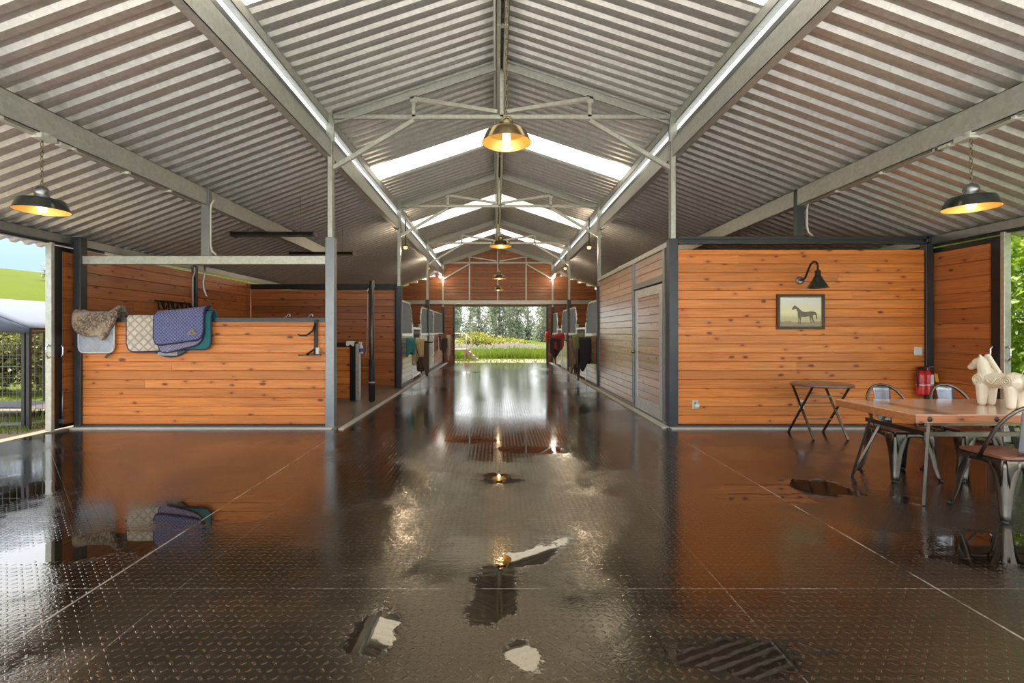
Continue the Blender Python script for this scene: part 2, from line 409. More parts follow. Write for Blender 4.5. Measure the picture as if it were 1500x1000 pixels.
# ------------------------------------------------------------------ camera, sky, sun
cam = bpy.data.cameras.new('camera'); co = bpy.data.objects.new('camera', cam); COL.objects.link(co)
cam.sensor_width = 36; cam.lens = 36*F/1500; cam.shift_x = (750-CX)/1500; cam.shift_y = (CY-500)/1500
cam.clip_end = 2000; cam.clip_start = .05
co.location = (0,0,H); co.rotation_euler = (PI/2,0,0); S.camera = co
S.view_settings.view_transform = 'Standard'; S.view_settings.look = 'None'; S.view_settings.gamma = 1; S.view_settings.use_curve_mapping = False
S.view_settings.exposure = 1.22
W = bpy.data.worlds.new('World'); S.world = W; W.use_nodes = True; nt = W.node_tree; nt.nodes.clear()
tc = nt.nodes.new('ShaderNodeTexCoord'); sx = nt.nodes.new('ShaderNodeSeparateXYZ'); nt.links.new(tc.outputs['Generated'], sx.inputs[0])
rp = nt.nodes.new('ShaderNodeValToRGB'); nt.links.new(sx.outputs[2], rp.inputs[0])
e = rp.color_ramp.elements; e[0].position = 0; e[0].color = (.32,.38,.44,1); e[1].position = 1; e[1].color = (1.3,1.32,1.4,1)
q = e.new(.10); q.color = (.24,.34,.46,1); q = e.new(.15); q.color = (.30,.40,.52,1); q = e.new(.27); q.color = (1.2,1.26,1.36,1)
ns = nt.nodes.new('ShaderNodeTexNoise'); ns.inputs['Scale'].default_value = 2.2; ns.inputs['Detail'].default_value = 5
mp = nt.nodes.new('ShaderNodeMapping'); mp.inputs['Scale'].default_value = (1,1,2.6); nt.links.new(tc.outputs['Generated'], mp.inputs[0]); nt.links.new(mp.outputs[0], ns.inputs['Vector'])
cr = nt.nodes.new('ShaderNodeMapRange'); cr.inputs[1].default_value = .5; cr.inputs[2].default_value = .72; nt.links.new(ns.outputs['Fac'], cr.inputs[0])
mx = nt.nodes.new('ShaderNodeMixRGB'); lowf = nt.nodes.new('ShaderNodeMapRange'); lowf.inputs[1].default_value = .2; lowf.inputs[2].default_value = .35; lowf.inputs[3].default_value = 1; lowf.inputs[4].default_value = 0; nt.links.new(sx.outputs[2], lowf.inputs[0])
mm = nt.nodes.new('ShaderNodeMath'); mm.operation = 'MULTIPLY'; nt.links.new(cr.outputs[0], mm.inputs[0]); nt.links.new(lowf.outputs[0], mm.inputs[1]); nt.links.new(mm.outputs[0], mx.inputs[0]); nt.links.new(rp.outputs[0], mx.inputs[1]); mx.inputs[2].default_value = (.42,.44,.46,1)
hz = nt.nodes.new('ShaderNodeMapRange'); hz.interpolation_type = 'SMOOTHSTEP'; hz.inputs[1].default_value = .80; hz.inputs[2].default_value = .99; nt.links.new(sx.outputs[1], hz.inputs[0])
mx2 = nt.nodes.new('ShaderNodeMixRGB'); nt.links.new(hz.outputs[0], mx2.inputs[0]); nt.links.new(mx.outputs[0], mx2.inputs[1]); mx2.inputs[2].default_value = (.98,1.0,1.02,1); mx = mx2
bg = nt.nodes.new('ShaderNodeBackground'); bg.inputs[1].default_value = 1.15; nt.links.new(mx.outputs[0], bg.inputs[0])
wo = nt.nodes.new('ShaderNodeOutputWorld'); nt.links.new(bg.outputs[0], wo.inputs[0])
sl = bpy.data.lights.new('sun', 'SUN'); sl.energy = 7.0; sl.angle = .02; sl.color = (1,.94,.84)
so = bpy.data.objects.new('sun', sl); COL.objects.link(so)
so.rotation_euler = Vector((.10,-.36,-.90)).to_track_quat('-Z','Y').to_euler()

# ------------------------------------------------------------------ barn frame constants
XL, XR = -2.33, 2.49           # aisle column lines
XC = .08
OL, OR = -5.96, 6.12           # outer walls
D1, BAY = 6.914, 4.88
FR = [D1 + BAY*i for i in range(4)]
YE = FR[3]; YN = 1.1
RZ, CS = 5.25, .333            # ridge height, slope of the raised roof
SZ, SS = 4.05, .37             # side roof inner height, slope
def croof(x): return RZ - CS*abs(x - XC)
def sroof(x): return SZ - SS*((XL - x) if x < 0 else (x - XR))
PER, AMP = .19, .038
def corr(mb, y0, y1, xa, za, xb, zb, seg=1):
    prof = [(0,0),(.36,0),(.51,AMP),(.85,AMP)]
    ys = [(y0, None)]
    i = math.floor(y0/PER) - 1; pts = []
    while i*PER < y1 + PER:
        for u, h in prof: pts.append(((i+u)*PER, h))
        i += 1
    def hh(y):
        for (a, ha), (b, hb) in zip(pts, pts[1:]):
            if a <= y <= b: return ha + (hb-ha)*(y-a)/max(b-a, 1e-9)
        return 0
    ys = [(y0, hh(y0))] + [p for p in pts if y0 + 1e-4 < p[0] < y1 - 1e-4] + [(y1, hh(y1))]
    vs = []; fs = []
    for y, h in ys:
        for s in range(seg+1):
            t = s/seg; vs.append((xa + (xb-xa)*t, y, za + (zb-za)*t + h))
    n = seg+1
    for a in range(len(ys)-1):
        for s in range(seg): fs.append((a*n+s, a*n+s+1, (a+1)*n+s+1, (a+1)*n+s))
    mb.add(vs, fs)
sky_y = [(3.87,4.67),(9.28,10.04),(13.85,14.72),(18.35,19.2)]
solid = []; y = YN
for a, b in sky_y: solid.append((y, a)); y = b
solid.append((y, YE + .3))
wn = 1
order = ['nearest the camera','second from the camera','third from the camera','nearest the far gable']
for sgn, sd in ((-1,'left'),(1,'right')):
    xe = XC + sgn*2.54
    m = MB()
    for a, b in solid: corr(m, a, b, XC, croof(XC), xe, croof(xe))
    struct(m.build('ceiling', M['roof'], recalc=False), f'{sd} slope of the raised ribbed metal roof over the aisle', 'ceiling')
    for i, (a, b) in enumerate(sky_y):
        m = MB(); corr(m, a, b, XC, croof(XC), xe, croof(xe))
        struct(m.build(f'window_{wn}', M['sky_sheet'], recalc=False), f'white translucent skylight sheet in {sd} roof slope, {order[i]}', 'skylight'); wn += 1
    xi = XL - .05 if sgn < 0 else XR + .05; xo = OL - .45 if sgn < 0 else OR + .45
    m = MB(); corr(m, YN, YE + .3, xi, sroof(xi), xo, sroof(xo))
    struct(m.build('ceiling', M['roof'], recalc=False), f'low ribbed metal side roof sloping down to the {sd}', 'ceiling')
    # clerestory strips, one per bay
    xs = XL - .10 if sgn < 0 else XR + .10
    ys = [YN, 2.03] + FR
    for i in range(len(ys)-1):
        if ys[i+1] < 3: continue
        m = MB(); m.box(xs-.004, xs+.004, ys[i]+.05, ys[i+1]-.05, 4.19, 4.36)
        struct(m.build(f'window_{wn}', M['clere']), f'white clerestory strip high on the {sd} of the aisle, bay {i} along', 'clerestory window'); wn += 1
    # small flange frames of the clerestory
    m = MB(); m.box(xs - sgn*.01 - .02, xs - sgn*.01 + .02, YN, YE, 4.03, 4.195)
    struct(m.build('trim_%d' % (1 if sgn < 0 else 2), M['steel_mid']), f'sill rail under the {sd} clerestory strips', 'trim')
    # eave purlin of the raised roof
    xp = XL - .055 if sgn < 0 else XR + .055
    m = MB(); m.chan((xp, YN, croof(xp) - .085), (xp, YE, croof(xp) - .085), .08, .12, .006, side=sgn)
    struct(m.build('beam', M['galv_b']), f'steel eave purlin of the raised roof on the {sd} of the aisle', 'beam')
    # lower aisle beam carrying the side roof
    xb = XL - .04 if sgn < 0 else XR + .04
    m = MB(); m.chan((xb, YN, 3.93), (xb, YE, 3.93), .10, .24, .007, side=sgn)
    struct(m.build('beam', M['galv_b']), f'long galvanised beam along the {sd} column line of the aisle', 'beam')
    # mid beam
    xm = -4.10 if sgn < 0 else 4.27
    zt = sroof(xm) - .03
    m = MB(); m.chan((xm, YN, zt - .12), (xm, FR[1] + .05, zt - .12), .08, .235, .007, side=sgn)
    struct(m.build('beam', M['galv_b']), f'galvanised mid-span beam under the {sd} side roof carrying a pendant lamp', 'beam')
    # outer eave beam
    xo2 = OL - .02 if sgn < 0 else OR + .02
    zo = sroof(xo2)
    m = MB(); m.chan((xo2, YN, zo - .07), (xo2, YE, zo - .07), .07, .12, .006, side=sgn)
    struct(m.build('beam', M['steel_mid']), f'outer eave beam above the {sd} outside wall', 'beam')
# ridge beam
m = MB(); m.chan((XC - .045, YN, RZ - .13), (XC - .045, YE, RZ - .13), .06, .2, .006, side=1); m.chan((XC + .045, YN, RZ - .13), (XC + .045, YE, RZ - .13), .06, .2, .006, side=-1)
for i in range(14): m.box(XC - .07, XC + .07, 1.5 + i*1.45, 1.56 + i*1.45, RZ - .235, RZ - .22)
struct(m.build('beam', M['galv']), 'double steel ridge beam along the top of the aisle roof', 'beam')
m = MB(); m.tube([(XC - .095, YN, RZ - .2), (XC - .095, YE-.3, RZ - .2)], .014, 6)
tag(m.build('conduit', M['pvc']), 'thin electrical conduit strapped along the ridge beam', 'conduit')

# trusses
def truss(i, Y):
    t = thing('roof_truss', f'pale steel roof truss across the aisle, {["closest to camera","second from camera","third from camera","mounted against the wooden end gable"][i]}', 'truss', (XC, Y, 0), 0, 'roof trusses')
    hw = (XR - XL)/2 - .03; TZ = 4.38
    mat = M['galv']
    for s in (-1, 1):
        m = MB(); m.chan((0, 0, RZ - .12), (s*hw, 0, RZ - .12 - CS*hw), .06, .15, .006, side=s); m.build('rafter', M['galv_b'], t)
        m = MB(); m.bar((s*1.24, 0, TZ), (s*1.24, 0, RZ - .16 - CS*1.24), .05, .05, (0,1,0))
        m.box(s*1.24 - .05, s*1.24 + .05, -.03, -.024, RZ - .26 - CS*1.24, RZ - .13 - CS*1.24); m.build('post_strut', mat, t)
        m = MB(); m.bar((s*1.24, -.01, RZ - .2 - CS*1.24), (s*.06, -.01, TZ + .07), .05, .05); m.build('web_strut', mat, t)
        m = MB(); m.bar((s*1.24, 0, TZ - .05), (s*(hw + .0), 0, TZ - .72), .055, .055); m.build('knee_brace', mat, t)
        if i == 3:
            m = MB(); m.bar((s*1.24, 0, 2.74), (s*1.24, 0, TZ), .055, .055, (0,1,0)); m.build('wall_stud', mat, t)
    m = MB(); m.bar((-hw, 0, TZ), (hw, 0, TZ), .05, .055); m.build('tie_bar', mat, t)
    m = MB(); m.bar((0, 0, TZ), (0, 0, RZ - .2), .05, .05, (0,1,0)); m.build('king_post', mat, t)
    if i == 3:
        m = MB(); m.bar((0, 0, 2.74), (0, 0, TZ), .055, .055, (0,1,0)); m.build('wall_stud', mat, t)
for i, Yt in enumerate(FR): truss(i, Yt if i < 3 else Yt - .09)
# columns
for sgn, sd, xx in ((-1,'left',XL),(1,'right',XR)):
    for i, Yc in enumerate(FR):
        c = thing('column', f'slim steel aisle column on the {sd}, {["at the corner of the front wall","second along the aisle","third along the aisle","in the far gable corner"][i]}', 'column', (xx, Yc, 0), 0, None, 'structure')
        hb = (2.68 if sgn < 0 else 2.66) if i == 0 else 2.45
        m = MB(); m.chan((0,0,hb), (0,0,4.5), .078, .078, .006, side=sgn, up=(0,1,0)); m.bar((0,.03,hb),(0,.03,4.5),.078,.006,(0,1,0)); m.box(-.055,.055,-.05,-.042,4.02,4.34); m.build('upper_post', M['galv'], c)
        m = MB(); m.cbox(-.062,.062,-.062,.062,0,hb,.006); m.box(-.1,.1,-.1,.1,0,.008); m.build('lower_post', M['steel_dk'] if sgn > 0 or i else M['steel_mid'], c)

# ------------------------------------------------------------------ walls of boards
PITCH = .1255
def boards(name, p0, p1, z0, z1, mat, th=.04, opens=(), top=None, parent=None, seed=1, joint=.3, pitch=PITCH):
    p0, p1 = Vector((*p0, 0)), Vector((*p1, 0)); d = p1 - p0; L = d.length
    rr = random.Random(seed); m = MB(); g = .008; z = z0
    while z < z1 - .01:
        zt = min(z + pitch, z1); a, b = 0.0, L
        if top:
            a, b = top(zt)
        iv = [(a, b)] if b > a else []
        for (ox0, ox1, oz0, oz1) in opens:
            if oz0 < (z+zt)/2 < oz1:
                nv = []
                for (s, e_) in iv:
                    if s < ox0: nv.append((s, min(e_, ox0)))
                    if e_ > ox1: nv.append((max(s, ox1), e_))
                iv = nv
        out = []
        for (s, e_) in iv:
            if e_ - s > 1.6 and rr.random() < joint:
                c = s + (e_-s)*rr.uniform(.25,.75); out += [(s, c-.001), (c+.001, e_)]
            else: out.append((s, e_))
        for (s, e_) in out:
            h = th/2
            pr = [(-h, z+g), (-h+g*1.3, z+.0005), (h-g*1.3, z+.0005), (h, z+g), (h, zt-g), (h-g*1.3, zt-.0005), (-h+g*1.3, zt-.0005), (-h, zt-g)]
            n = 8; vs = [(s, y_, z_) for y_, z_ in pr] + [(e_, y_, z_) for y_, z_ in pr]
            fs = [list(range(n))[::-1], list(range(n, 2*n))] + [(i, (i+1) % n, n+(i+1) % n, n+i) for i in range(n)]
            m.add(vs, fs)
        z = zt
    o = m.build(name, mat, parent); o.location = p0; o.rotation_euler = (0,0,math.atan2(d.y, d.x))
    return o

ZB = .05
# front left partition (half height)
o = boards('wall_front_left', (-5.83, D1), (XL-.06, D1), ZB, 1.50, M['wood'], seed=3); struct(o, 'half-height orange pine board wall with saddle pads hanging over it', 'wall')
m = MB(); m.bar((-5.83, D1, 1.52), (XL-.06, D1, 1.52), .07, .055)
m.build('top_rail', M['steel_dk'], None); tr = bpy.data.objects['top_rail']; tr.name = 'trim_3'; struct(tr, 'dark steel cap rail on the half-height left wall', 'trim')
m = MB(); m.cbox(-5.83, XL-.06, D1-.04, D1+.04, .0, .05, .004); struct(m.build('baseboard_front_left', M['steel_dk']), 'dark steel sill under the half-height left wall', 'baseboard')
m = MB(); m.cbox(-5.9, XL+.06, D1-.15, D1-.045, -.005, .022, .006); struct(m.build('baseboard_curb_left', M['curb']), 'pale concrete curb strip in front of the left wall', 'baseboard')
# galv bar above
m = MB(); m.chan((-5.83, D1, 2.36), (XL-.06, D1, 2.36), .06, .115, .006, side=-1); struct(m.build('beam', M['galv']), 'galvanised cross beam above the half-height left wall', 'beam')
# front right full wall
o = boards('wall_front_right', (XR+.06, D1), (OR-.08, D1), ZB, ZB+PITCH*19.6, M['wood'], seed=5); struct(o, 'tall orange knotty pine wall on the right with the horse picture', 'wall')
m = MB(); m.cbox(XR+.06, OR-.08, D1-.04, D1+.04, 0, .05, .004); struct(m.build('baseboard_front_right', M['steel_dk']), 'dark steel sill under the tall right wall', 'baseboard')
m = MB(); m.cbox(XR-.06, OR, D1-.15, D1-.045, -.005, .022, .006); struct(m.build('baseboard_curb_right', M['curb']), 'pale concrete curb strip in front of the right wall', 'baseboard')
m = MB(); m.chan((XR+.07, D1-.03, 2.635), (OR-.05, D1-.03, 2.635), .06, .10, .006, side=1); struct(m.build('beam', M['steel_dk']), 'dark cross beam above the tall right wall', 'beam')
# mid posts at D1 up to the mid beams
for sgn, xx, sd, zb in ((-1, -4.09, 'left', 2.42), (1, 4.28, 'right', 2.69)):
    m = MB(); m.cbox(xx-.055, xx+.055, D1-.04, D1+.04, zb, sroof(xx)-.03 if sgn < 0 else sroof(xx)-.03, .005)
    struct(m.build('column', M['steel_mid'] if sgn < 0 else M['steel_dk']), f'short steel post between cross beam and {sd} mid-span beam', 'column')
    m = MB(); q = xx + (.09 if sgn < 0 else .08); zt = sroof(xx) - .22
    pts = [(q + .05, D1-.05, zt+.02), (q + .01, D1-.05, zt-.04), (q, D1-.05, zt-.12), (q, D1-.05, zb+.15), (q+.02, D1-.05, zb+.06), (q+.08, D1-.05, zb+.01)]
    m.tube(pts, .014, 7); tag(m.build('conduit', M['pvc']), f'pale bent conduit beside the short post over the {sd} front wall', 'conduit')
# corner posts at outer walls
for sgn, xx, sd, zt in ((-1, -5.87, 'left', 2.68), (1, 6.08, 'right', 2.70)):
    m = MB(); m.cbox(xx-.05, xx+.05, D1-.06, D1+.06, 0, zt, .006); struct(m.build('column', M['steel_dk']), f'dark steel corner post where the front wall meets the {sd} outside wall', 'column')
# left outer wall of wash bay (two panels) and post
o = boards('wall_left', (OL, D1+.05), (OL, 9.62), ZB, 2.52, M['wood_dk'], seed=11, pitch=.18); struct(o, 'brown board outside wall of the left bay, panel nearer the camera', 'wall')
o = boards('wall_left', (OL, 9.70), (OL, FR[1]+.05), ZB, 2.52, M['wood_dk'], seed=12, pitch=.18); struct(o, 'brown board outside wall of the left bay, panel beyond the slim post', 'wall')
m = MB(); m.cbox(OL-.03, OL+.06, 9.62, 9.70, 0, 2.66, .005); struct(m.build('column', M['steel_dk']), 'slim dark post in the left outside wall beside the white conduit', 'column')
m = MB(); m.tube([(OL+.08, 9.55, 2.62), (OL+.08, 9.55, 2.5), (OL+.06, 9.52, 2.4), (OL+.06, 9.52, .9)], .016, 7); tag(m.build('conduit', M['white']), 'white conduit running down the left outside wall', 'conduit')
# wash bay back wall
o = boards('wall_wash_back', (OL+.05, FR[1]+.06), (XL-.07, FR[1]+.06), ZB, 2.36, M['wood_dk'], seed=14, pitch=.16); struct(o, 'reddish brown board back wall of the left wash bay', 'wall')
m = MB(); m.cbox(OL+.05, XL-.06, FR[1]-.01, FR[1]+.1, 2.38, 2.50, .006); struct(m.build('trim_4', M['black']), 'black steel rail along the top of the wash bay back wall', 'trim')
m = MB(); m.cbox(XL-.11, XL-.05, FR[1]-.02, FR[1]+.09, 0, 2.38, .005); struct(m.build('trim_5', M['black']), 'black upright edge of the wash bay back wall', 'trim')
# low partition between wash bays
o = boards('wall_wash_partition', (OL+.1, 9.66), (-2.87, 9.66), ZB, 1.06, M['wood'], seed=16, pitch=.135); struct(o, 'low pine partition with black frame inside the left bay', 'wall')
m = MB(); m.bar((OL+.1, 9.66, 1.10), (-2.70, 9.66, 1.10), .09, .09); m.cbox(-2.87, -2.755, 9.61, 9.71, 0, 1.06, .006); struct(m.build('trim_6', M['black']), 'black steel cap and end stile of the low partition', 'trim')
m = MB(); m.cbox(-2.755, -2.68, 9.60, 9.72, 0, 1.12, .005); struct(m.build('trim_7', M['galv']), 'galvanised end post of the low partition', 'trim')
# right aisle wall (tack room)
d0, d1_ = 7.21, 8.66
Ls = FR[1] - D1
def yv(y): return y - (D1+.07)
L0 = D1+.07
o = boards('wall_right_aisle', (XR, L0), (XR, FR[1]-.06), ZB, 2.56, M['wood_gl'], seed=21, opens=[(yv(d0-.13), yv(d1_+.10), 0, 2.20), (yv(d0-.13), yv(d0-.05), 0, 3), (yv(d1_+.02), yv(d1_+.10), 0, 3)], joint=.15); struct(o, 'glossy pine tack room wall along the right of the aisle', 'wall')
m = MB(); m.cbox(XR-.05, XR+.05, L0, FR[1]-.06, 2.56, 2.64, .005); struct(m.build('trim_8', M['galv']), 'galvanised top rail of the tack room wall', 'trim')
m = MB(); m.cbox(XR-.05, XR+.05, L0, FR[1]-.06, 0, .05, .004); struct(m.build('baseboard_right_aisle', M['steel_mid']), 'steel sill under the tack room wall', 'baseboard')
m = MB(); m.cbox(XR-.16, XR-.055, D1-.05, YE-.1, -.005, .02, .005); struct(m.build('baseboard_curb_aisle_right', M['curb']), 'pale curb strip along the right edge of the aisle', 'baseboard')
m = MB(); m.cbox(-2.18, -2.10, D1-.15, YE-.1, -.005, .016, .004); struct(m.build('baseboard_curb_aisle_left', M['curb']), 'pale curb strip along the left edge of the aisle', 'baseboard')
dr = thing('door_1', 'steel framed pine tack room door in the right aisle wall', 'door', (XR, d0, 0), 0, None, 'structure')
W_ = d1_ - d0
m = MB(); m.cbox(-.055,.055,-.12,-.04,0.02,2.56,.005); m.cbox(-.055,.055,W_+.02,W_+.1,0.02,2.56,.005); m.cbox(-.055,.055,-.04,W_+.02,2.09,2.19,.005); m.build('door_frame', M['steel_mid'], dr)
m = MB()
for a in ((0.0,.16),(W_-.16,W_)): m.cbox(-.035,.03,a[0],a[1],.04,2.07,.004)
m.cbox(-.035,.03,.16,W_-.16,.04,.24,.004); m.cbox(-.035,.03,.16,W_-.16,1.93,2.07,.004); m.build('door_stiles', M['steel_l'], dr)
o = boards('door_panel', (-.01, .16), (-.01, W_-.16), .24, 1.93, M['wood_gl'], th=.04, parent=dr, seed=33, joint=0)
m = MB(); m.tube([(-.035,W_-.07,1.0),(-.075,W_-.07,1.0)], .012, 8); m.ball((-.085,W_-.07,1.0), .03, 8); m.build('door_knob', M['brassk'], dr)

# far gable wall with the big doorway
def gtop(zt):
    a, b = OL, OR
    hw = (RZ - .02 - zt)/CS
    if zt > 4.02: a, b = max(a, XC-hw, XL-.1), min(b, XC+hw, XR+.1)
    elif zt > 2.6:
        a = max(a, XL - (SZ - zt)/SS); b = min(b, XR + (SZ - zt)/SS)
    return a - OL, b - OL
o = boards('wall_end', (OL, YE), (OR, YE), .0, 5.2, M['wood_gable'], seed=41, opens=[(XL+.5-OL, 2.27-OL, 0, 2.52)], top=gtop, joint=.2, pitch=.14); struct(o, 'brown board gable wall at the far end above the wide doorway', 'wall')
m = MB(); m.chan((OL, YE-.1, 2.65), (OR, YE-.1, 2.65), .08, .18, .006, side=-1); struct(m.build('beam', M['galv']), 'pale steel header beam over the far doorway', 'beam')
m = MB(); m.chan((-3.6, YE+.14, 2.52), (3.9, YE+.14, 2.52), .08, .10, .006, side=-1); struct(m.build('trim_9', M['steel_dk']), 'dark sliding door track over the far doorway', 'trim')
for nm, a, b, sd in (('door_2', XL-.9, XL+.48, 'left'), ('door_3', 2.26, 3.6, 'right')):
    d = thing(nm, f'open sliding wooden barn door on the {sd} of the far doorway', 'door', (a, YE-.03 if 0 else YE+.09, 0), 0, None, 'structure')
    boards('door_panel', (0, 0), (b-a, 0), .1, 2.46, M['wood'], parent=d, seed=51, joint=0)
    m = MB()
    for u in ((-.02,.07),(b-a-.07,b-a+.02)): m.box(u[0],u[1],-.035,.035,.03,2.48)
    m.box(.07,b-a-.07,-.035,.035,.03,.12); m.build('door_frame', M['steel_dk'], d)
for sgn, xx, sd in ((-1, XL+.48, 'left'), (1, 2.25, 'right')):
    m = MB(); m.cbox(xx-.04, xx+.04, YE-.05, YE+.05, 0, 2.54, .005); struct(m.build('trim_%d' % (10 if sgn < 0 else 11), M['steel_dk']), f'dark {sd} jamb of the far doorway', 'trim')

# sliding doors at the outer side openings
for nm, xx, y0, y1, sd, mat, sgn in (('door_4', OL-.05, 6.60, 7.35, 'left', M['wood_dk'], -1), ('door_5', OR+.05, 5.93, 7.35, 'right', M['wood_dk'], 1)):
    d = thing(nm, f'{"narrow visible edge of" if sgn < 0 else "wide"} sliding wooden door beside the {sd} side opening', 'door', (xx, y0, 0), 0, None, 'structure')
    boards('door_panel', (0, .08), (0, y1-y0), .06, 2.50, M['wood'] if 0 else mat, parent=d, seed=60+sgn, joint=0, pitch=.2 if sgn > 0 else .22)
    m = MB(); m.cbox(-.04,.04,0.02,.14,.03,2.52,.006); m.box(-.03,.03,.14,y1-y0,.03,.07); m.box(-.03,.03,.14,y1-y0,2.46,2.52); m.build('door_frame', M['black'], d)
    m = MB(); m.cbox(-.042,.042,-.03,.02,.02,2.56,.005); m.build('door_edge', M['galv'], d)
    m = MB(); s = -sgn
    for q in (1.09, ):
        m.tube([(s*.04,.09,1.02),(s*.07,.08,1.0),(s*.10,.08,1.04),(s*.10,.08,1.14),(s*.07,.08,1.18),(s*.04,.09,1.16)], .011, 8)
        m.tube([(s*.02,-.03,1.02),(s*.03,-.06,1.0),(s*.03,-.09,1.04),(s*.03,-.09,1.14),(s*.03,-.06,1.18),(s*.02,-.03,1.16)], .011, 8)
    m.build('handle', M['chrome'], d)
    m = MB(); m.tube([(s*.06,.12,.06),(s*.06,.12,.55),(s*.06,.19,.55)], .01, 6); m.box(s*.06-.02, s*.06+.02,.09,.15,.10,.16); m.build('drop_bolt', M['gun_l'], d)
    m = MB(); m.chan((xx + sgn*.02, -1, 2.585), (xx + sgn*.02, 7.5, 2.585), .07, .08, .006, side=sgn); struct(m.build('trim_%d' % (12 if sgn < 0 else 13), M['steel_dk']), f'sliding door track above the {sd} side opening', 'trim')
# remaining outside walls behind the stalls
o = boards('wall_left', (OL, FR[1]+.1), (OL, YE-.1), ZB, 2.52, M['wood_dk'], seed=71, pitch=.25); struct(o, 'outside wall behind the left stalls', 'wall')
o = boards('wall_right', (OR, D1+.1), (OR, YE-.1), ZB, 2.52, M['wood_dk'], seed=72, pitch=.25); struct(o, 'outside wall behind the tack room and right stalls', 'wall')
o = boards('wall_right_divider', (XR+.07, FR[1]+.06), (OR-.05, FR[1]+.06), ZB, 2.56, M['wood_dk'], seed=73, pitch=.16); struct(o, 'brown wall between the tack room and the first right stall', 'wall')

# ------------------------------------------------------------------ floor
m = MB(); m.box(OL-.1, OR+.1, -.5, D1-.06, -.06, 0); struct(m.build('floor', M['floor']), 'wet black tread rubber matting across the open front area', 'floor')
m = MB(); m.box(-2.13, XR-.1, D1-.06, YE+.05, -.06, 0); struct(m.build('floor', M['floor']), 'wet black rubber matting along the aisle', 'floor')
m = MB(); m.box(OL-.1, -2.13, D1-.06, YE, -.06, -.004); struct(m.build('floor', M['concrete']), 'damp concrete floor of the left bays', 'floor')
m = MB(); m.box(XR-.1, OR+.1, D1-.06, YE, -.06, -.004); struct(m.build('floor', M['concrete']), 'concrete floor under the right rooms', 'floor')
#INSERT2
# ------------------------------------------------------------------ horse stall fronts
def stall(xx, y0, y1, sd, sgn, label, full=False, seed=1):
    """front along +y from y0 to y1; local x is across, aisle side is -sgn"""
    t = thing('stall_front', label, 'stall front', (xx, y0, 0), 0, 'stall fronts along the aisle')
    L = y1 - y0; a = 1.62; b = L - 1.62
    RZ_ = 1.30
    frame = M['bright']
    def grille(u0, u1, curve):
        # outline of the upper part: sloping shoulder on the door side
        zt = 2.12
        g = MB(); f = MB()
        def top(u):
            if curve == 0: return zt
            d = (u1 - u) if curve > 0 else (u - u0)
            w = .42
            if d > w: return zt
            return 1.62 + (zt - 1.62)*math.sin(PI/2*max(0, d)/w)**.6 if d > 0 else 1.62
        n = int((u1-u0)/.075)
        for i in range(1, n):
            u = u0 + (u1-u0)*i/n; g.tube([(0,u,RZ_),(0,u,top(u)-.01)], .011, 6, caps=False)
        pts = [(0, u0, RZ_)] + [(0, u0 + (u1-u0)*i/40, top(u0 + (u1-u0)*i/40)) for i in range(41)] + [(0, u1, RZ_)]
        f.tube(pts, .026, 8)
        g.build('grille_bars', M['steel_mid'], t); f.build('grille_frame', frame, t)
    spans = [(0.0, L, 0)] if full else [(0.0, a, 1), (b, L, -1)]
    for (u0, u1, c) in spans:
        grille(u0 + .06, u1 - .06, c)
        boards('lower_panel', (0, u0+.06), (0, u1-.06), .06, 1.24, M['wood_gl'], parent=t, seed=seed, joint=0)
        m = MB(); m.cbox(-.045,.045,u0+.02,u1-.02,1.24,RZ_+.01,.006); m.build('middle_rail', frame, t)
        m = MB(); m.cbox(-.04,.04,u0+.02,u1-.02,.0,.06,.005); m.build('bottom_rail', M['steel_dk'], t)
    posts = [.04, L-.04] if full else [.04, a-.03, b+.03, L-.04]
    for i, u in enumerate(posts):
        inner = (not full) and i in (1, 2)
        m = MB(); m.cbox(-.04,.04,u-.04,u+.04,0,1.60 if inner else 2.14,.006)
        m.build('post', frame if inner else M['steel_dk'], t)
        if inner:
            m = MB(); s = -1 if i == 1 else 1
            m.tube([(0, u + s*(-.0) + .055*math.cos(q)*1, 1.66 + .055*math.sin(q)) for q in [x*PI/8 for x in range(-4, 13)]], .018, 8)
            m.build('scroll', M['brassk'], t)
    if not full:
        d = MB(); d.cbox(-.035,.035,a+.02,b-.02,1.42,1.48,.005); d.cbox(-.035,.035,a+.02,a+.08,.08,1.42,.005); d.cbox(-.035,.035,b-.08,b-.02,.08,1.42,.005); d.cbox(-.035,.035,a+.08,b-.08,.08,.14,.005)
        o = d.build('stall_door', frame, t)
        p = boards('door_panel', (0, a+.08), (0, b-.08), .14, 1.18, M['wood_gl'], parent=o, seed=seed+9, joint=0)
        g = MB()
        for i in range(1, 12): u = a+.08 + (b-a-.16)*i/12; g.tube([(0,u,1.18),(0,u,1.42)], .01, 6)
        g.build('door_bars', M['steel_mid'], o)
        l = MB(); l.box(-sgn*.035-.02,-sgn*.035+.02,a-.06,a+.08,1.12,1.17); l.build('latch', M['brassk'], o)
    else:
        m = MB(); m.cbox(-.05,.05,L*.27,L*.27+.06,.06,2.1,.005); m.build('door_stile', frame, t)
    return t
stall(XL, FR[1]+.11, FR[2]-.08, 'left', -1, 'nearer left stall front with curved grilles and low yoke door', seed=81)
stall(XL, FR[2]+.08, YE-.3, 'left', -1, 'farther left stall front with one straight full-width grille', True, seed=83)
stall(XR, FR[1]+.02, FR[2]-.08, 'right', 1, 'nearer right stall front beside the glossy tack room wall', seed=85)
stall(XR, FR[2]+.08, YE-.3, 'right', 1, 'farther right stall front behind the red blanket rack', seed=87)

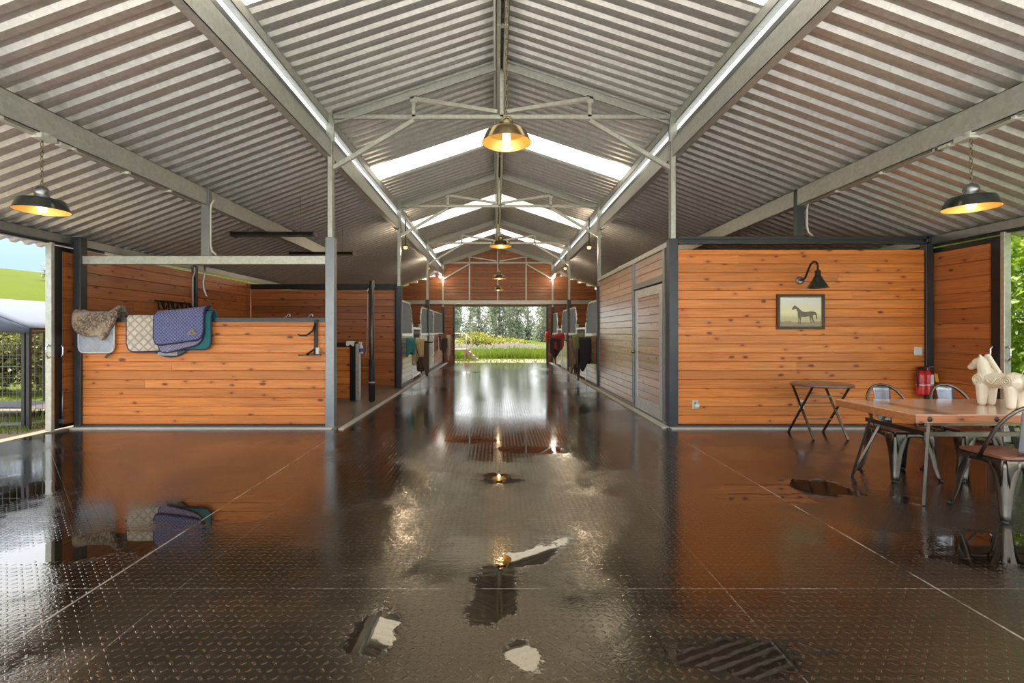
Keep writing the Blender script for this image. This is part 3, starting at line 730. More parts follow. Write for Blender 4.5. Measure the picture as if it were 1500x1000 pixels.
# ------------------------------------------------------------------ draped cloth
def drape(name, mat, width, front, back, rad, off=0.0, parent=None, corner=.1, th=.012, skew=0.0, tilt=0.0, fold=0.0, nx=28, ny=44, topz=None, seed=0, bind=None, loc=None, rz=0.0, taper=0.0, rise=None):
    """cloth over a bar along local x; front hangs on -y side"""
    rr = random.Random(seed); ph = rr.random()*6; fr = rr.uniform(9, 14)
    Rd = rad + .012 + off; arc = PI*Rd
    vs = []; edge = []
    for i in range(nx+1):
        s = i/nx; x0 = (s-.5)*width
        d = min(s, 1-s)*width
        cut = 0 if d >= corner else corner - math.sqrt(max(0, corner*corner - (corner-d)**2))
        fl = front(s) - cut; bl = back - cut
        tot = fl + arc + bl
        for j in range(ny+1):
            u = j/ny*tot
            if u < fl: t = fl - u; y = -Rd; z = -t
            elif u < fl + arc: q = (u-fl)/Rd; y = -Rd*math.cos(q); z = Rd*math.sin(q); t = 0
            else: t = u - fl - arc; y = Rd; z = -t
            hang = t/max(.3, fl)
            y += (-1 if u < fl + arc/2 else 1)*(abs(math.sin(fr*x0 + ph))*fold*hang + .006*math.sin(3*s*PI)*hang) 
            z += tilt*x0 + (rise(s)*max(0.0, 1 - t/.3) if rise else 0)
            x = x0 + skew*t*(1 if u < fl else -.3) + (-taper*(s-.5)*t*2)
            vs.append((x, y, z))
            if j == 0: edge.append((x, y - .002, z))
    fs = []; n = ny+1
    for i in range(nx):
        for j in range(ny): fs.append((i*n+j, i*n+j+1, (i+1)*n+j+1, (i+1)*n+j))
    m = MB(); m.add(vs, fs, True); o = m.build(name, mat, parent, loc, rz)
    sd = o.modifiers.new('thick', 'SOLIDIFY'); sd.thickness = th; sd.offset = 0
    if bind:
        # binding follows the front flap outline
        pts = []
        top = [k for k in range(n) if vs[k][2] > -.01 + tilt*vs[k][0]]
        k0 = int(n*.5)
        pts += [vs[j] for j in range(k0, 0, -2)]
        pts += [vs[i*n] for i in range(0, nx+1)]
        pts += [vs[nx*n + j] for j in range(0, k0+1, 2)]
        b = MB(); b.tube(pts, th*.75, 6); b.build('binding', bind, o)
    return o

K1 = D1/F
def wx(px): return (px - CX)*K1
def wz(py): return H - (py - CY)*K1
zr = 1.52
# dark pad lowest in the pile
t = thing('saddle_pad', 'dark grey green saddle pad, only its rounded bottom showing below the pile', 'saddle pad', (wx(253), D1, zr), 0, 'saddle pads on the left wall')
o = drape('pad_body', M['pad_olive'], .66, lambda s: .37 + .15*math.sin(PI*s), .25, .03, .004, t, corner=.16, th=.012, bind=M['navy'])
m = MB(); m.box(-.18,.10,-.056,-.052,-.50,-.445)
for i in range(7):
    x = -.17 + i*.037
    if i != 4: m.box(x, x+.022, -.06, -.053, -.492 + .005*(i % 2), -.457)
m.build('sewn_patch', M['steel_mid'], t)
# cream
t = thing('saddle_pad', 'cream diamond-quilted saddle pad with dark edging', 'saddle pad', (wx(229), D1, zr), 0, 'saddle pads on the left wall')
drape('pad_body', M['pad_cream'], .74, lambda s: .45 - .02*s, .4, .035, .016, t, corner=.12, th=.016, bind=M['navy'], fold=.006)
# teal
t = thing('saddle_pad', 'teal saddle pad showing as a strip at the right edge of the pile', 'saddle pad', (wx(280), D1, zr), 0, 'saddle pads on the left wall')
drape('pad_body', M['pad_teal'], .66, lambda s: .40 + .03*s, .42, .04, .03, t, corner=.10, th=.014, bind=M['navy'], tilt=.05, rise=lambda s: .03*s)
# lavender
t = thing('saddle_pad', 'faded lavender quilted saddle pad between the blue and teal ones', 'saddle pad', (wx(272), D1, zr), 0, 'saddle pads on the left wall')
drape('pad_body', M['pad_lav'], .64, lambda s: .47 - .12*s, .38, .045, .045, t, corner=.14, th=.014, bind=M['navy'], tilt=.06)
# blue
t = thing('saddle_pad', 'blue diamond-quilted saddle pad with a small orange emblem, topmost of the pile', 'saddle pad', (wx(270), D1, zr+.02), 0, 'saddle pads on the left wall')
drape('pad_body', M['pad_blue'], .69, lambda s: .36 - .05*s, .40, .05, .06, t, corner=.10, th=.016, bind=M['navy'], tilt=.06, fold=.008, rise=lambda s: .03*s**2)
m = MB()
ex, ez, ey = .20, -.17, -.146
for a, b in (((-.05,-.05),(0,.03)),((0,.03),(.05,-.05)),((-.05,-.05),(.05,-.05)),((-.025,-.05),(0,0)),((0,0),(.03,-.05))):
    m.bar((ex+a[0], ey, ez+a[1]), (ex+b[0], ey, ez+b[1]), .008, .006, (0,1,0))
m.build('embroidered_emblem', M['b_tan'], t)
# fleece half pad over pale blue-grey pad
t = thing('saddle_pad', 'pale blue-grey square saddle pad hanging under the brown sheepskin', 'saddle pad', (wx(146), D1, zr), 0, 'saddle pads on the left wall')
drape('pad_body', M['pad_grey'], .50, lambda s: .46, .4, .035, .01, t, corner=.08, th=.016, bind=M['white'])
m = MB(); m.bar((.13,-.06,-.53),(.20,-.06,-.45),.03,.012,(0,1,0)); m.build('girth_strap', M['b_brown'], t)
t = thing('sheepskin_half_pad', 'brown sheepskin half pad with upturned end lying over the pale pad', 'saddle pad', (wx(147), D1, zr), 0)
o = drape('fleece_body', M['fleece'], .62, lambda s: .17 + .07*math.sin(PI*min(1, s*1.15))**1.5 + (.10 if .62 < s < .86 else 0)*math.sin(PI*(s-.62)/.24), .25, .05, .035, t, corner=.13, th=.05, skew=-.10, rise=lambda s: .05*max(0, 1 - s*4) + .10*max(0, (s-.72)/.28)**1.3)
sb = o.modifiers.new('sub', 'SUBSURF'); sb.levels = 1; sb.render_levels = 1

# saddle rack bracket hung on the wall
t = thing('saddle_rack', 'black folding saddle rack hooked on the left wall by the post', 'rack', (wx(465), D1-.05, 0))
m = MB(); m.cbox(-.025,.025,-.02,.0,wz(519),wz(469),.003); m.bar((0,-.01,wz(469)+.005),(0,.09,wz(469)+.005),.05,.012); m.build('upright', M['black'], t)
m = MB(); m.tube([(0,-.02,wz(474)),(-.03,-.06,wz(485)),(-.09,-.12,wz(491)),(-.17,-.16,wz(491)),(-.185,-.165,wz(489))], .013, 8); m.build('upper_arm', M['black'], t)
m = MB(); m.bar((0,-.02,wz(510)),(-.08,-.13,wz(518)),.03,.02); m.bar((-.19,-.15,wz(519)),(.10,-.05,wz(519)),.05,.014); m.bar((0,-.02,wz(519)),(-.08,-.15,wz(519)),.03,.014); m.build('lower_arm', M['black'], t)
t = thing('spray_tin', 'small white canister standing on the black saddle rack', 'canister', (wx(469), D1-.10, wz(518)+.002))
m = MB(); m.lathe([(0,0),(.026,0),(.028,.004),(.028,.085),(.024,.09),(0,.09)], 16); m.build('can', M['white'], t)
m = MB(); m.lathe([(.0285,.02),(.0285,.06)], 16); m.build('label_band', M['plate'], t)
for i, (px, lab) in enumerate(((422, 'small steel hook on the left cap rail, farther from the post'), (455, 'small steel hook on the left cap rail, next to the rack'))):
    t = thing('rail_hook', lab, 'hook', (wx(px), D1, 1.548), 0, 'rail hooks')
    m = MB(); m.tube([(-.06,.0,.0),(-.02,0,.012),(.0,0,.05),(.02,0,.055),(.03,0,.03),(.03,0,0)], .011, 7); m.build('hook_body', M['gun_l'], t)

# bridle hook board on the outside wall + loose cables
t = thing('bridle_hook_rack', 'black rack of four bridle hooks on the brown outside wall', 'hook rack', (OL+.05, 9.05, 1.82))
m = MB(); m.cbox(-.02,.0,-.55,.45,.06,.09,.003); m.build('back_bar', M['black'], t)
for i in range(4):
    m = MB(); y = -.42 + i*.26
    m.tube([(0,y,.08),(.03,y,.0),(.06,y,-.06),(.10,y,-.06),(.11,y,0)], .014, 6); m.tube([(.0,y-.07,.08),(.02,y-.07,-.07),(.02,y+.07,-.07),(.0,y+.07,.08)], .012, 6); m.build('hook', M['black'], t)
m = MB(); m.tube([(.02,.45,.02),(.06,.46,-.1),(.05,.44,-.2)], .01, 6); m.build('hanging_strap', M['black'], t)
m = MB(); y = D1+.12; k = y/F
pts = [(( px-CX)*k, y, H-(py-CY)*k) for px, py in ((300,388),(300,402),(298,414),(299,424),(302,432),(304,435))]
m.tube(pts, .014, 7); tag(m.build('cable', M['gun_l']), 'short grey cable dangling below the galvanised cross beam', 'cable')

# wash bay pipe post with chain, bottle and cloth
t = thing('hitching_post', 'dark pipe post with rubber sleeve standing in the wash bay', 'post', (-2.41, 9.5, 0))
m = MB(); m.tube([(0,0,0),(0,0,2.34)], .048, 16); m.build('pipe', M['pipe'], t)
m = MB(); m.tube([(0,0,0.02),(0,0,.80)], .062, 16); m.build('rubber_sleeve', M['rubber'], t)
m = MB(); m.lathe([(.064,.36),(.064,.39)], 16); m.build('pale_band', M['curb'], t)
m = MB(); m.tube([(-.05,-.02,2.12),(-.075,-.03,2.08),(-.075,-.03,1.7),(-.085,-.03,1.2),(-.10,-.03,.95),(-.12,-.03,.88),(-.10,-.03,.82)], .011, 6); m.build('tie_chain', M['gun_l'], t)
m = MB(); m.tube([(-.05,0,2.1),(-.09,-.02,2.14),(-.05,-.03,2.18)], .014, 6); m.build('ring', M['galv'], t)
m = MB(); c = P(549, 392, 9.62); m.cbox(c.x-.02, c.x+.02, c.y-.03, c.y+.03, 2.33, 2.62, .004); m.box(c.x-.3, c.x+.02, c.y-.02, c.y+.02, 2.62, 2.64)
t = thing('spray_bottle', 'white trigger bottle with blue label hanging on the partition end post', 'bottle', (-2.63, 9.56, .93))
m = MB(); m.lathe([(0,0),(.036,0),(.04,.01),(.04,.12),(.03,.15),(.014,.17),(.014,.19),(0,.19)], 16); m.build('bottle_body', M['white'], t)
m = MB(); m.lathe([(.041,.03),(.041,.10)], 16); m.build('blue_label', plain('blue_label', (.05,.12,.45), .4), t)
m = MB(); m.cbox(-.05,.02,-.012,.012,.19,.225,.004); m.tube([(-.03,0,.19),(-.035,0,.15)], .006, 6); m.build('trigger', M['white'], t)
o = drape('white_rag', M['paper'], .16, lambda s: .02 + .015*math.sin(9*s), .03, .05, .002, None, corner=.02, th=.008, fold=.02, loc=(-2.86, 9.66, 1.105)); tag(o, 'crumpled white rag lying over the low partition rail', 'rag')

# heaters
def heater(label, c):
    t = thing('heat_lamp_bar', label, 'heater', c, 0, 'hanging black heater bars')
    m = MB(); m.poly([(-.70,-.10,0),(-.70,.10,0),(-.70,.07,.06),(-.70,-.07,.06)], (1.40,0,0)); m.build('housing', M['black'], t)
    m = MB()
    for i in range(28): m.box(-.66 + i*.0485, -.655 + i*.0485, -.085, .085, -.012, 0)
    m.build('guard', M['steel_mid'], t)
    for s in (-1, 1):
        m = MB(); m.cbox(s*.70-.012, s*.70+.012, -.105, .105, -.015, .065, .004); m.build('end_cap', M['black'], t)
        m = MB(); m.tube([(s*.45,0,.06),(s*.45,0,sroof(c[0]+s*.45)-c[2]+.02)], .004, 5); m.build('hanging_wire', M['gun_l'], t)
heater('black heater bar hung on wires over the left bay, nearer one', (-3.79, 8.37, 2.99))
heater('black heater bar hung on wires over the left bay, farther one', (-3.9, 11.0, 3.08))

# blankets on racks along the stalls
def rack(label, x, y, sgn, z, n=1):
    t = thing('blanket_rack', label, 'rack', (x, y, z), 0, 'blanket racks on stall fronts')
    m = MB(); m.box(-.01,.01,-.06,.06,-.08,.08); m.build('mount_plate', M['black'], t)
    m = MB(); m.tube([(0,0,0),(-sgn*.62,0,.0),(-sgn*.65,0,.03)], .014, 8); m.build('swing_arm', M['black'], t)
def blank(label, mat, x, y, z, w, fl, seed, rad=.03, off=0.0, fold=.09, taper=.05, tilt=0.0, skew=0.0, back=None, strap=None):
    o = drape('horse_blanket', M[mat], w, lambda s: fl*(1 + .18*math.sin(5*s + seed) - .12*s), back or fl*.9, rad, off, None, corner=.06, th=.03, fold=fold, taper=taper, seed=seed, tilt=tilt, skew=skew, loc=(x, y, z), nx=20, ny=26)
    tag(o, label, 'horse blanket', 'horse blankets on the stall racks')
    if strap:
        m = MB(); m.tube([(-.05,-.09-off,-.05),(0,-.13-off,-.25),(.06,-.12-off,-.5)], .012, 6); m.build('strap', M[strap], o)
rack('blanket rack on the nearer left stall', XL+.05, 12.75, -1, 1.08)
blank('tan blanket on the nearer left rack, draped in the middle', 'b_tan', -2.02, 12.75, 1.09, .32, .52, 1, off=.03, strap='b_brown')
blank('teal blanket on the nearer left rack, closest to the stall', 'b_teal', -2.20, 12.72, 1.08, .24, .36, 2, off=.07, fold=.04)
blank('brown blanket on the nearer left rack, hanging lowest', 'b_brown', -1.95, 12.80, 1.07, .36, .84, 3, off=.0, skew=.12, taper=.12)
rack('blanket rack on the farther left stall', XL+.05, 19.6, -1, 1.2)
blank('brown and pale blanket on the farther left rack', 'b_mid', -2.12, 19.6, 1.2, .32, .66, 4, off=.02, strap='b_pale')
blank('pale beige blanket on the farther left rack, outer end', 'b_pale', -1.90, 19.6, 1.14, .16, .85, 5, off=.03)
blank('dark blanket on the farther left rack, small one', 'b_dk', -2.05, 19.55, 1.0, .24, .42, 6, off=.06)
rack('blanket rack on the nearer right stall', XR-.05, 12.9, 1, 1.12)
blank('black blanket on the nearer right rack, next to the wall', 'b_black', 2.33, 12.75, 1.12, .36, .68, 7, off=.05, fold=.05)
blank('brown blanket on the nearer right rack, outer end', 'b_mid', 2.03, 12.85, 1.08, .24, .74, 8, off=.04, strap='b_brown')
blank('olive green blanket on the nearer right rack, on top', 'b_olive', 2.14, 12.9, 1.14, .30, .30, 9, off=.10, fold=.03, tilt=.15)
blank('dark brown blanket hanging lowest on the nearer right rack', 'b_brown', 2.15, 13.0, 1.06, .34, .92, 10, off=.0, taper=.15)
rack('blanket rack on the farther right stall', XR-.05, 17.4, 1, 1.16)
blank('red blanket on the farther right rack', 'b_red', 2.20, 17.4, 1.18, .42, .46, 11, off=.05, tilt=.2, strap='b_black')
blank('dark blanket beneath the red one on the farther right rack', 'b_dk', 2.10, 17.35, 1.08, .36, .58, 12, off=.03)
blank('rust coloured blanket at the outer end of the farther right rack', 'b_mid', 2.12, 17.5, 1.05, .26, .75, 13, off=.0, taper=.15)
t = thing('fire_extinguisher', 'red fire extinguisher at the far right doorway jamb', 'fire extinguisher', (2.23, YE-.16, .92))
m = MB(); m.lathe([(0,0),(.07,.005),(.08,.03),(.08,.36),(.05,.43),(.02,.45),(0,.45)], 16); m.build('cylinder', M['red'], t)
m = MB(); m.cbox(-.05,.05,-.015,.015,.45,.50,.005); m.build('valve', M['black'], t)

# ------------------------------------------------------------------ lamps
def pendant(label, loc, ztop, dia=.42, black=False, ceilbox=True):
    t = thing('pendant_lamp', label, 'pendant lamp', loc, 0, 'pendant barn lamps')
    r = dia/2
    m = MB(); m.lathe([(r,0),(r,.004),(r-.004,.006),(r-.004,.0061),(r*.83,.088),(r*.82,.093),(r*.80,.098),(r*.795,.0985),(r*.31,.122),(r*.30,.1225),(r*.26,.124)], 40)
    o = m.build('shade', M['enamel'] if black else M['brassk'], t)
    m = MB(); m.lathe([(r-.004,0.002),(r-.012,.022),(r*.81,.084),(r*.77,.092),(r*.29,.113),(.02,.114)], 40); m.build('shade_lining', M['gold_in'], t)
    m = MB(); m.lathe([(r*.27,.118),(r*.27,.135),(r*.24,.15),(.06,.16),(.055,.19),(.04,.215),(.015,.225),(0,.225)], 24); m.build('cap', M['gun_l'] if black else M['brassk'], t)
    m = MB(); m.lathe([(0,-.012),(.02,-.010),(.034,.006),(.038,.03),(.034,.075),(.022,.10),(.02,.115)], 20); m.build('bulb', M['bulb'], t)
    ld = bpy.data.lights.new('bulb_light', 'POINT'); ld.energy = 1.6; ld.color = (1,.72,.40); ld.shadow_soft_size = .03
    lo_ = bpy.data.objects.new('bulb_light', ld); COL.objects.link(lo_); lo_.parent = t; lo_.location = (0,0,-.05)
    # chain
    ch = MB(); z = .22; i = 0; top = ztop - loc[2]
    while z < top - .005:
        l = .052
        pts = []
        for q in range(12):
            a = 2*PI*q/12; u = .011*math.cos(a); w = .028*math.sin(a)
            pts.append((u if i % 2 == 0 else 0, 0 if i % 2 == 0 else u, z + .026 + w))
        ch.tube(pts, .0034, 5, closed=True); z += l*.86; i += 1
    ch.build('chain', M['brassk'], t)
    if ceilbox:
        m = MB(); m.lathe([(0,top+.035),(.06,top+.035),(.06,top+.015),(.05,top-.005),(0,top-.005)], 20); m.build('ceiling_rose', M['plate'], t)
    return t
for i, (y, z) in enumerate(((4.2,3.0),(9.3,3.0),(14.2,2.92),(19.0,3.0))):
    pendant('brass pendant barn lamp on a long chain over the aisle, ' + ['nearest the camera','second along the aisle','third along the aisle','farthest and smallest'][i], (.09, y, z - .03), RZ-.24)
pendant('dark pendant barn lamp with gold lining under the left side beam', (-4.10, 4.42, 2.44), 3.11, black=True)
pendant('dark pendant barn lamp with gold lining under the right side beam', (4.27, 4.40, 2.46), 3.11, black=True)
for sgn, xm in ((-1,-4.10),(1,4.27)):
    sd = 'left' if sgn < 0 else 'right'
    zb = sroof(xm) - .03 - .2375
    t = thing('junction_box', f'pale electrical junction box on the {sd} mid-span beam', 'junction box', (xm, 4.42, zb - .02))
    m = MB(); m.cbox(-.05,.05,-.06,.10,-.02,.03,.006); m.build('box', M['pvc'], t)
    m = MB(); m.cbox(-.03,.03,.16,.34,-.01,.03,.005); m.build('coupling', M['pvc'], t)
    m = MB(); m.tube([(xm+.03*sgn, YN, zb-.016), (xm+.03*sgn, 6.7, zb-.016)], .011, 6); m.tube([(xm, YN, zb-.016), (xm, 6.7, zb-.016)], .008, 6)
    for q in range(8): m.box(xm-.03, xm+.05, 1.2+q*.7, 1.23+q*.7, zb-.03, zb-.004)
    tag(m.build('conduit', M['pvc']), f'thin conduits clipped under the {sd} mid-span beam', 'conduit')
# small lit lamps under the side roofs and floodlights
for px, py, Y, lab in ((594,361,12.0,'small warm lit bulb under the left side roof, nearer'),(627,392,17.2,'small warm lit bulb under the left side roof, farther'),(863,361,12.0,'small warm lit bulb under the right side roof, nearer'),(828,392,17.2,'small warm lit bulb under the right side roof, farther')):
    c = P(px, py, Y)
    t = thing('bulkhead_light', lab, 'light', c, 0, 'small warm lights under the side roofs')
    m = MB(); m.lathe([(0,-.07),(.035,-.06),(.05,-.03),(.05,0),(0,0)], 16); m.build('lens', M['warm'], t)
    ld = bpy.data.lights.new('lamp_light', 'POINT'); ld.energy = 14; ld.color = (1,.80,.56); ld.shadow_soft_size = .05
    lo_ = bpy.data.objects.new('lamp_light', ld); COL.objects.link(lo_); lo_.parent = t; lo_.location = (0,0,-.13)
    m = MB(); m.lathe([(.058,-.005),(.06,.03),(.03,.05),(.015,.05),(.015,sroof(c.x)-c.z+.01),(0,sroof(c.x)-c.z+.01)], 14); m.build('fitting', M['brassk'], t)
for px, sgn, lab in ((645,-1,'bright floodlight on the left far column'),(811,1,'bright floodlight on the right far column')):
    c = P(px, 405, YE-.25)
    t = thing('floodlight', lab, 'floodlight', c, 0, 'floodlights at the far gable')
    m = MB(); m.ball((0,0,0), .075, 8, (1,.7,1)); m.build('lens', M['flood'], t)
    ld = bpy.data.lights.new('flood_light', 'POINT'); ld.energy = 4; ld.color = (1,.93,.82); ld.shadow_soft_size = .06
    lo_ = bpy.data.objects.new('flood_light', ld); COL.objects.link(lo_); lo_.parent = t; lo_.location = (-sgn*.02,-.14,-.05)
    m = MB(); m.lathe([(.08,.02),(.06,.09),(.02,.11),(0,.11)], 16); m.bar((0,.05,.06),(-sgn*-.14,.05,.06),.03,.03); m.build('housing', M['galv'], t)

# gooseneck wall lamp
t = thing('gooseneck_lamp', 'black gooseneck wall lamp over the horse picture', 'wall lamp', (wx(1170), D1-.02, wz(411)))
m = MB()
pr = [(0,0),(.055,0),(.055,-.012),(.04,-.02),(0,-.02)]
b0 = len(m.v); m.lathe(pr, 20)
for i in range(b0, len(m.v)): v = m.v[i]; m.v[i] = Vector((v.x, v.z, v.y))
m.build('wall_plate', M['gun_l'], t)
m = MB(); m.tube([(0,-.015,0),(0,-.08,.0),(0,-.13,.03),(0,-.20,.14),(0,-.25,.20),(0,-.31,.225),(0,-.365,.205),(0,-.39,.16),(0,-.39,.09)], .0125, 10); m.build('arm', M['black'], t)
m = MB(); m.lathe([(.022,.10),(.035,.09),(.036,.02),(.05,.012),(.055,-.01),(.13,-.135),(.138,-.14),(.132,-.14),(.05,-.015),(0,-.005)], 28, (0,-.39,0)); m.build('shade', M['enamel'], t)
m = MB(); m.ball((0,-.39,-.07), .032, 8); m.build('bulb', M['glass'], t)

# framed picture
t = thing('framed_picture', 'framed painting of a dark horse in a landscape on the pine wall', 'picture', (0, D1-.035, 0))
x0, x1, z0, z1 = wx(1135.5), wx(1205), wz(482), wz(431); fw = .035
m = MB(); m.cbox(x0,x1,-.02,.012,z1-fw,z1,.004); m.cbox(x0,x1,-.02,.012,z0,z0+fw,.004); m.cbox(x0,x0+fw,-.02,.012,z0+fw,z1-fw,.004); m.cbox(x1-fw,x1,-.02,.012,z0+fw,z1-fw,.004); m.build('frame', plain('frame_wood', (.06,.04,.025), .35), t)
m = MB(); w2 = fw + .012
m.bar((x0+fw,-.006,z1-fw-.006),(x1-fw,-.006,z1-fw-.006),.01,.012); m.bar((x0+fw,-.006,z0+fw+.006),(x1-fw,-.006,z0+fw+.006),.01,.012); m.bar((x0+fw+.006,-.006,z0+fw),(x0+fw+.006,-.006,z1-fw),.012,.01); m.bar((x1-fw-.006,-.006,z0+fw),(x1-fw-.006,-.006,z1-fw),.012,.01); m.build('gilt_slip', M['brassk'], t)
m = MB(); m.box(x0+fw,x1-fw,-.004,.006,z0+fw,z1-fw); cv = m.build('canvas', M['painting'], t)
hp = [(268,652),(283,622),(308,600),(318,612),(345,628),(372,655),(400,678),(440,684),(490,676),(530,676),(555,684),(572,706),(580,760),(566,775),(560,725),(540,712),(525,735),(530,770),(548,818),(536,820),(512,775),(500,745),(505,790),(515,818),(503,820),(490,770),(480,735),(430,745),(385,742),(376,790),(380,828),(366,828),(366,780),(360,750),(355,800),(360,826),(348,828),(350,770),(342,720),(340,680),(325,650),(305,645),(285,660)]
m = MB(); m.poly([(wx(1125+a*.12), -.0045, wz(375+b*.12)) for a, b in hp], (0,-.0015,0)); m.build('painted_horse', M['paint_horse'], cv)

# cover plates
def plate(label, px, py, name='wall_outlet', kind='outlet'):
    t = thing(name, label, kind, (wx(px), D1-.024, wz(py)))
    w = .075 if kind != 'switch' else .058
    m = MB(); m.cbox(-w if kind == 'switch' else -.04, w if kind == 'switch' else .04, -.012, 0, -.06, .06, .004); m.build('cover', M['white'] if kind == 'switch' else M['plate'], t)
    if kind == 'switch':
        for s in (-1, 1): m = MB(); m.cbox(s*.024-.017, s*.024+.017, -.018, -.008, -.035, .035, .003); m.build('rocker', M['paper'], t)
    else:
        for s in (-1, 1): m = MB(); m.cbox(-.017,.017,-.016,-.008,s*.024-.015,s*.024+.015,.004); m.build('socket', M['gun_l'], t)
    return t
plate('pair of white light switches on the pine wall above the extinguishers', 1342, 514, 'light_switch', 'switch')
t = plate('grey outlet low on the pine wall with a plug in it', 1017, 592)
m = MB(); m.cbox(-.02,.045,-.05,-.016,-.035,.015,.006); m.build('plug', M['white'], t)
plate('grey outlet low on the pine wall behind the folding table', 1172, 592)
# extinguishers at the front wall
def ext(label, px, full):
    t = thing('fire_extinguisher', label, 'fire extinguisher', (wx(px), D1-.105, .47))
    m = MB(); m.lathe([(0,0),(.05,0),(.062,.012),(.064,.03),(.064,.27),(.05,.315),(.026,.335),(.024,.35),(0,.35)], 22); m.build('cylinder', M['red'], t)
    m = MB(); m.lathe([(.0648,.14),(.0648,.155)], 22); m.build('strap', M['plate'], t)
    m = MB(); m.cbox(-.022,.022,-.02,.02,.345,.385,.005); m.bar((-.03,0,.39),(.09,-.01,.40),.02,.012); m.build('valve_handle', M['black'] if not full else M['gun_l'], t)
    m = MB(); m.tube([(-.02,0,.365),(-.06,-.02,.36),(-.075,-.02,.30),(-.07,-.03,.12)], .010, 7); m.build('hose', M['rubber'], t)
    if full:
        m = MB(); m.box(-.015,.03,-.069,-.066,.16,.29); m.build('label_sheet', M['paper'], t)
        m = MB(); m.poly([(.035,-.07,.31),(.075,-.07,.30),(.095,-.07,.19),(.05,-.07,.19)], (0,-.002,0)); m.build('inspection_tag', M['yellow'], t)
ext('red fire extinguisher with black valve by the corner post, left of the pair', 1340, False)
ext('red fire extinguisher with white label and orange tag by the corner post', 1349, True)
# ------------------------------------------------------------------ furniture
# big table
t = thing('dining_table', 'long wooden plank table on splayed steel V legs', 'table', (4.15, 4.17, 0))
TZ0 = .72
ox, oy = 4.15, 4.17
m = MB(); m.cbox(3.20-ox, 5.10-ox, 3.73-oy, 4.61-oy, TZ0-.062, TZ0, .006)
boards_top = m.build('tabletop', M['wood_table'], t)
m = MB(); m.cbox(3.193-ox, 5.107-ox, 3.722-oy, 3.742-oy, TZ0-.064, TZ0-.004, .004); m.cbox(3.192-ox, 3.212-ox, 3.735-oy, 4.605-oy, TZ0-.064, TZ0-.004, .004); m.build('edge_band', M['wood_edge'], t)
for x in (3.30, 3.81, 4.35, 4.95):
    m = MB(); b0 = 0
    m.lathe([(0,.008),(.013,.007),(.02,.0),(.022,-.004),(.022,-.012)], 16)
    for i in range(len(m.v)): v = m.v[i]; m.v[i] = Vector((v.x + x-ox, -v.z + 3.72-oy, v.y + TZ0-.034))
    m.build('bolt', M['black'], t)
def vleg(foot, a, b, s):
    m = MB()
    fx = lambda p: (s*(p[0]-ox), p[1]-oy, p[2])
    for q in (a, b): m.bar(fx((q[0], q[1], TZ0-.06)), fx((foot[0], foot[1], .004)), .034, .018, (s*.7,-.7,.1))
    m.bar(fx((a[0], a[1], TZ0-.066)), fx((b[0], b[1], TZ0-.066)), .05, .008)
    m.build('leg', M['gun'], t)
for s in (1, -1):
    vleg((3.33, 3.81), (3.36, 3.80), (3.62, 4.09), s)
    vleg((3.335, 4.585), (3.27, 4.25), (3.62, 4.50), s)
m = MB()
for y, z in ((3.86,.63),(3.86,.545)): m.bar((3.37-ox, y-oy, z), (4.93-ox, y-oy, z), .02, .034)
m.bar((3.40-ox, 3.86-oy, .545), (3.42-ox, 4.52-oy, .545), .02, .034); m.bar((4.90-ox, 3.86-oy, .545), (4.88-ox, 4.52-oy, .545), .02, .034); m.build('stretcher', M['gun'], t)

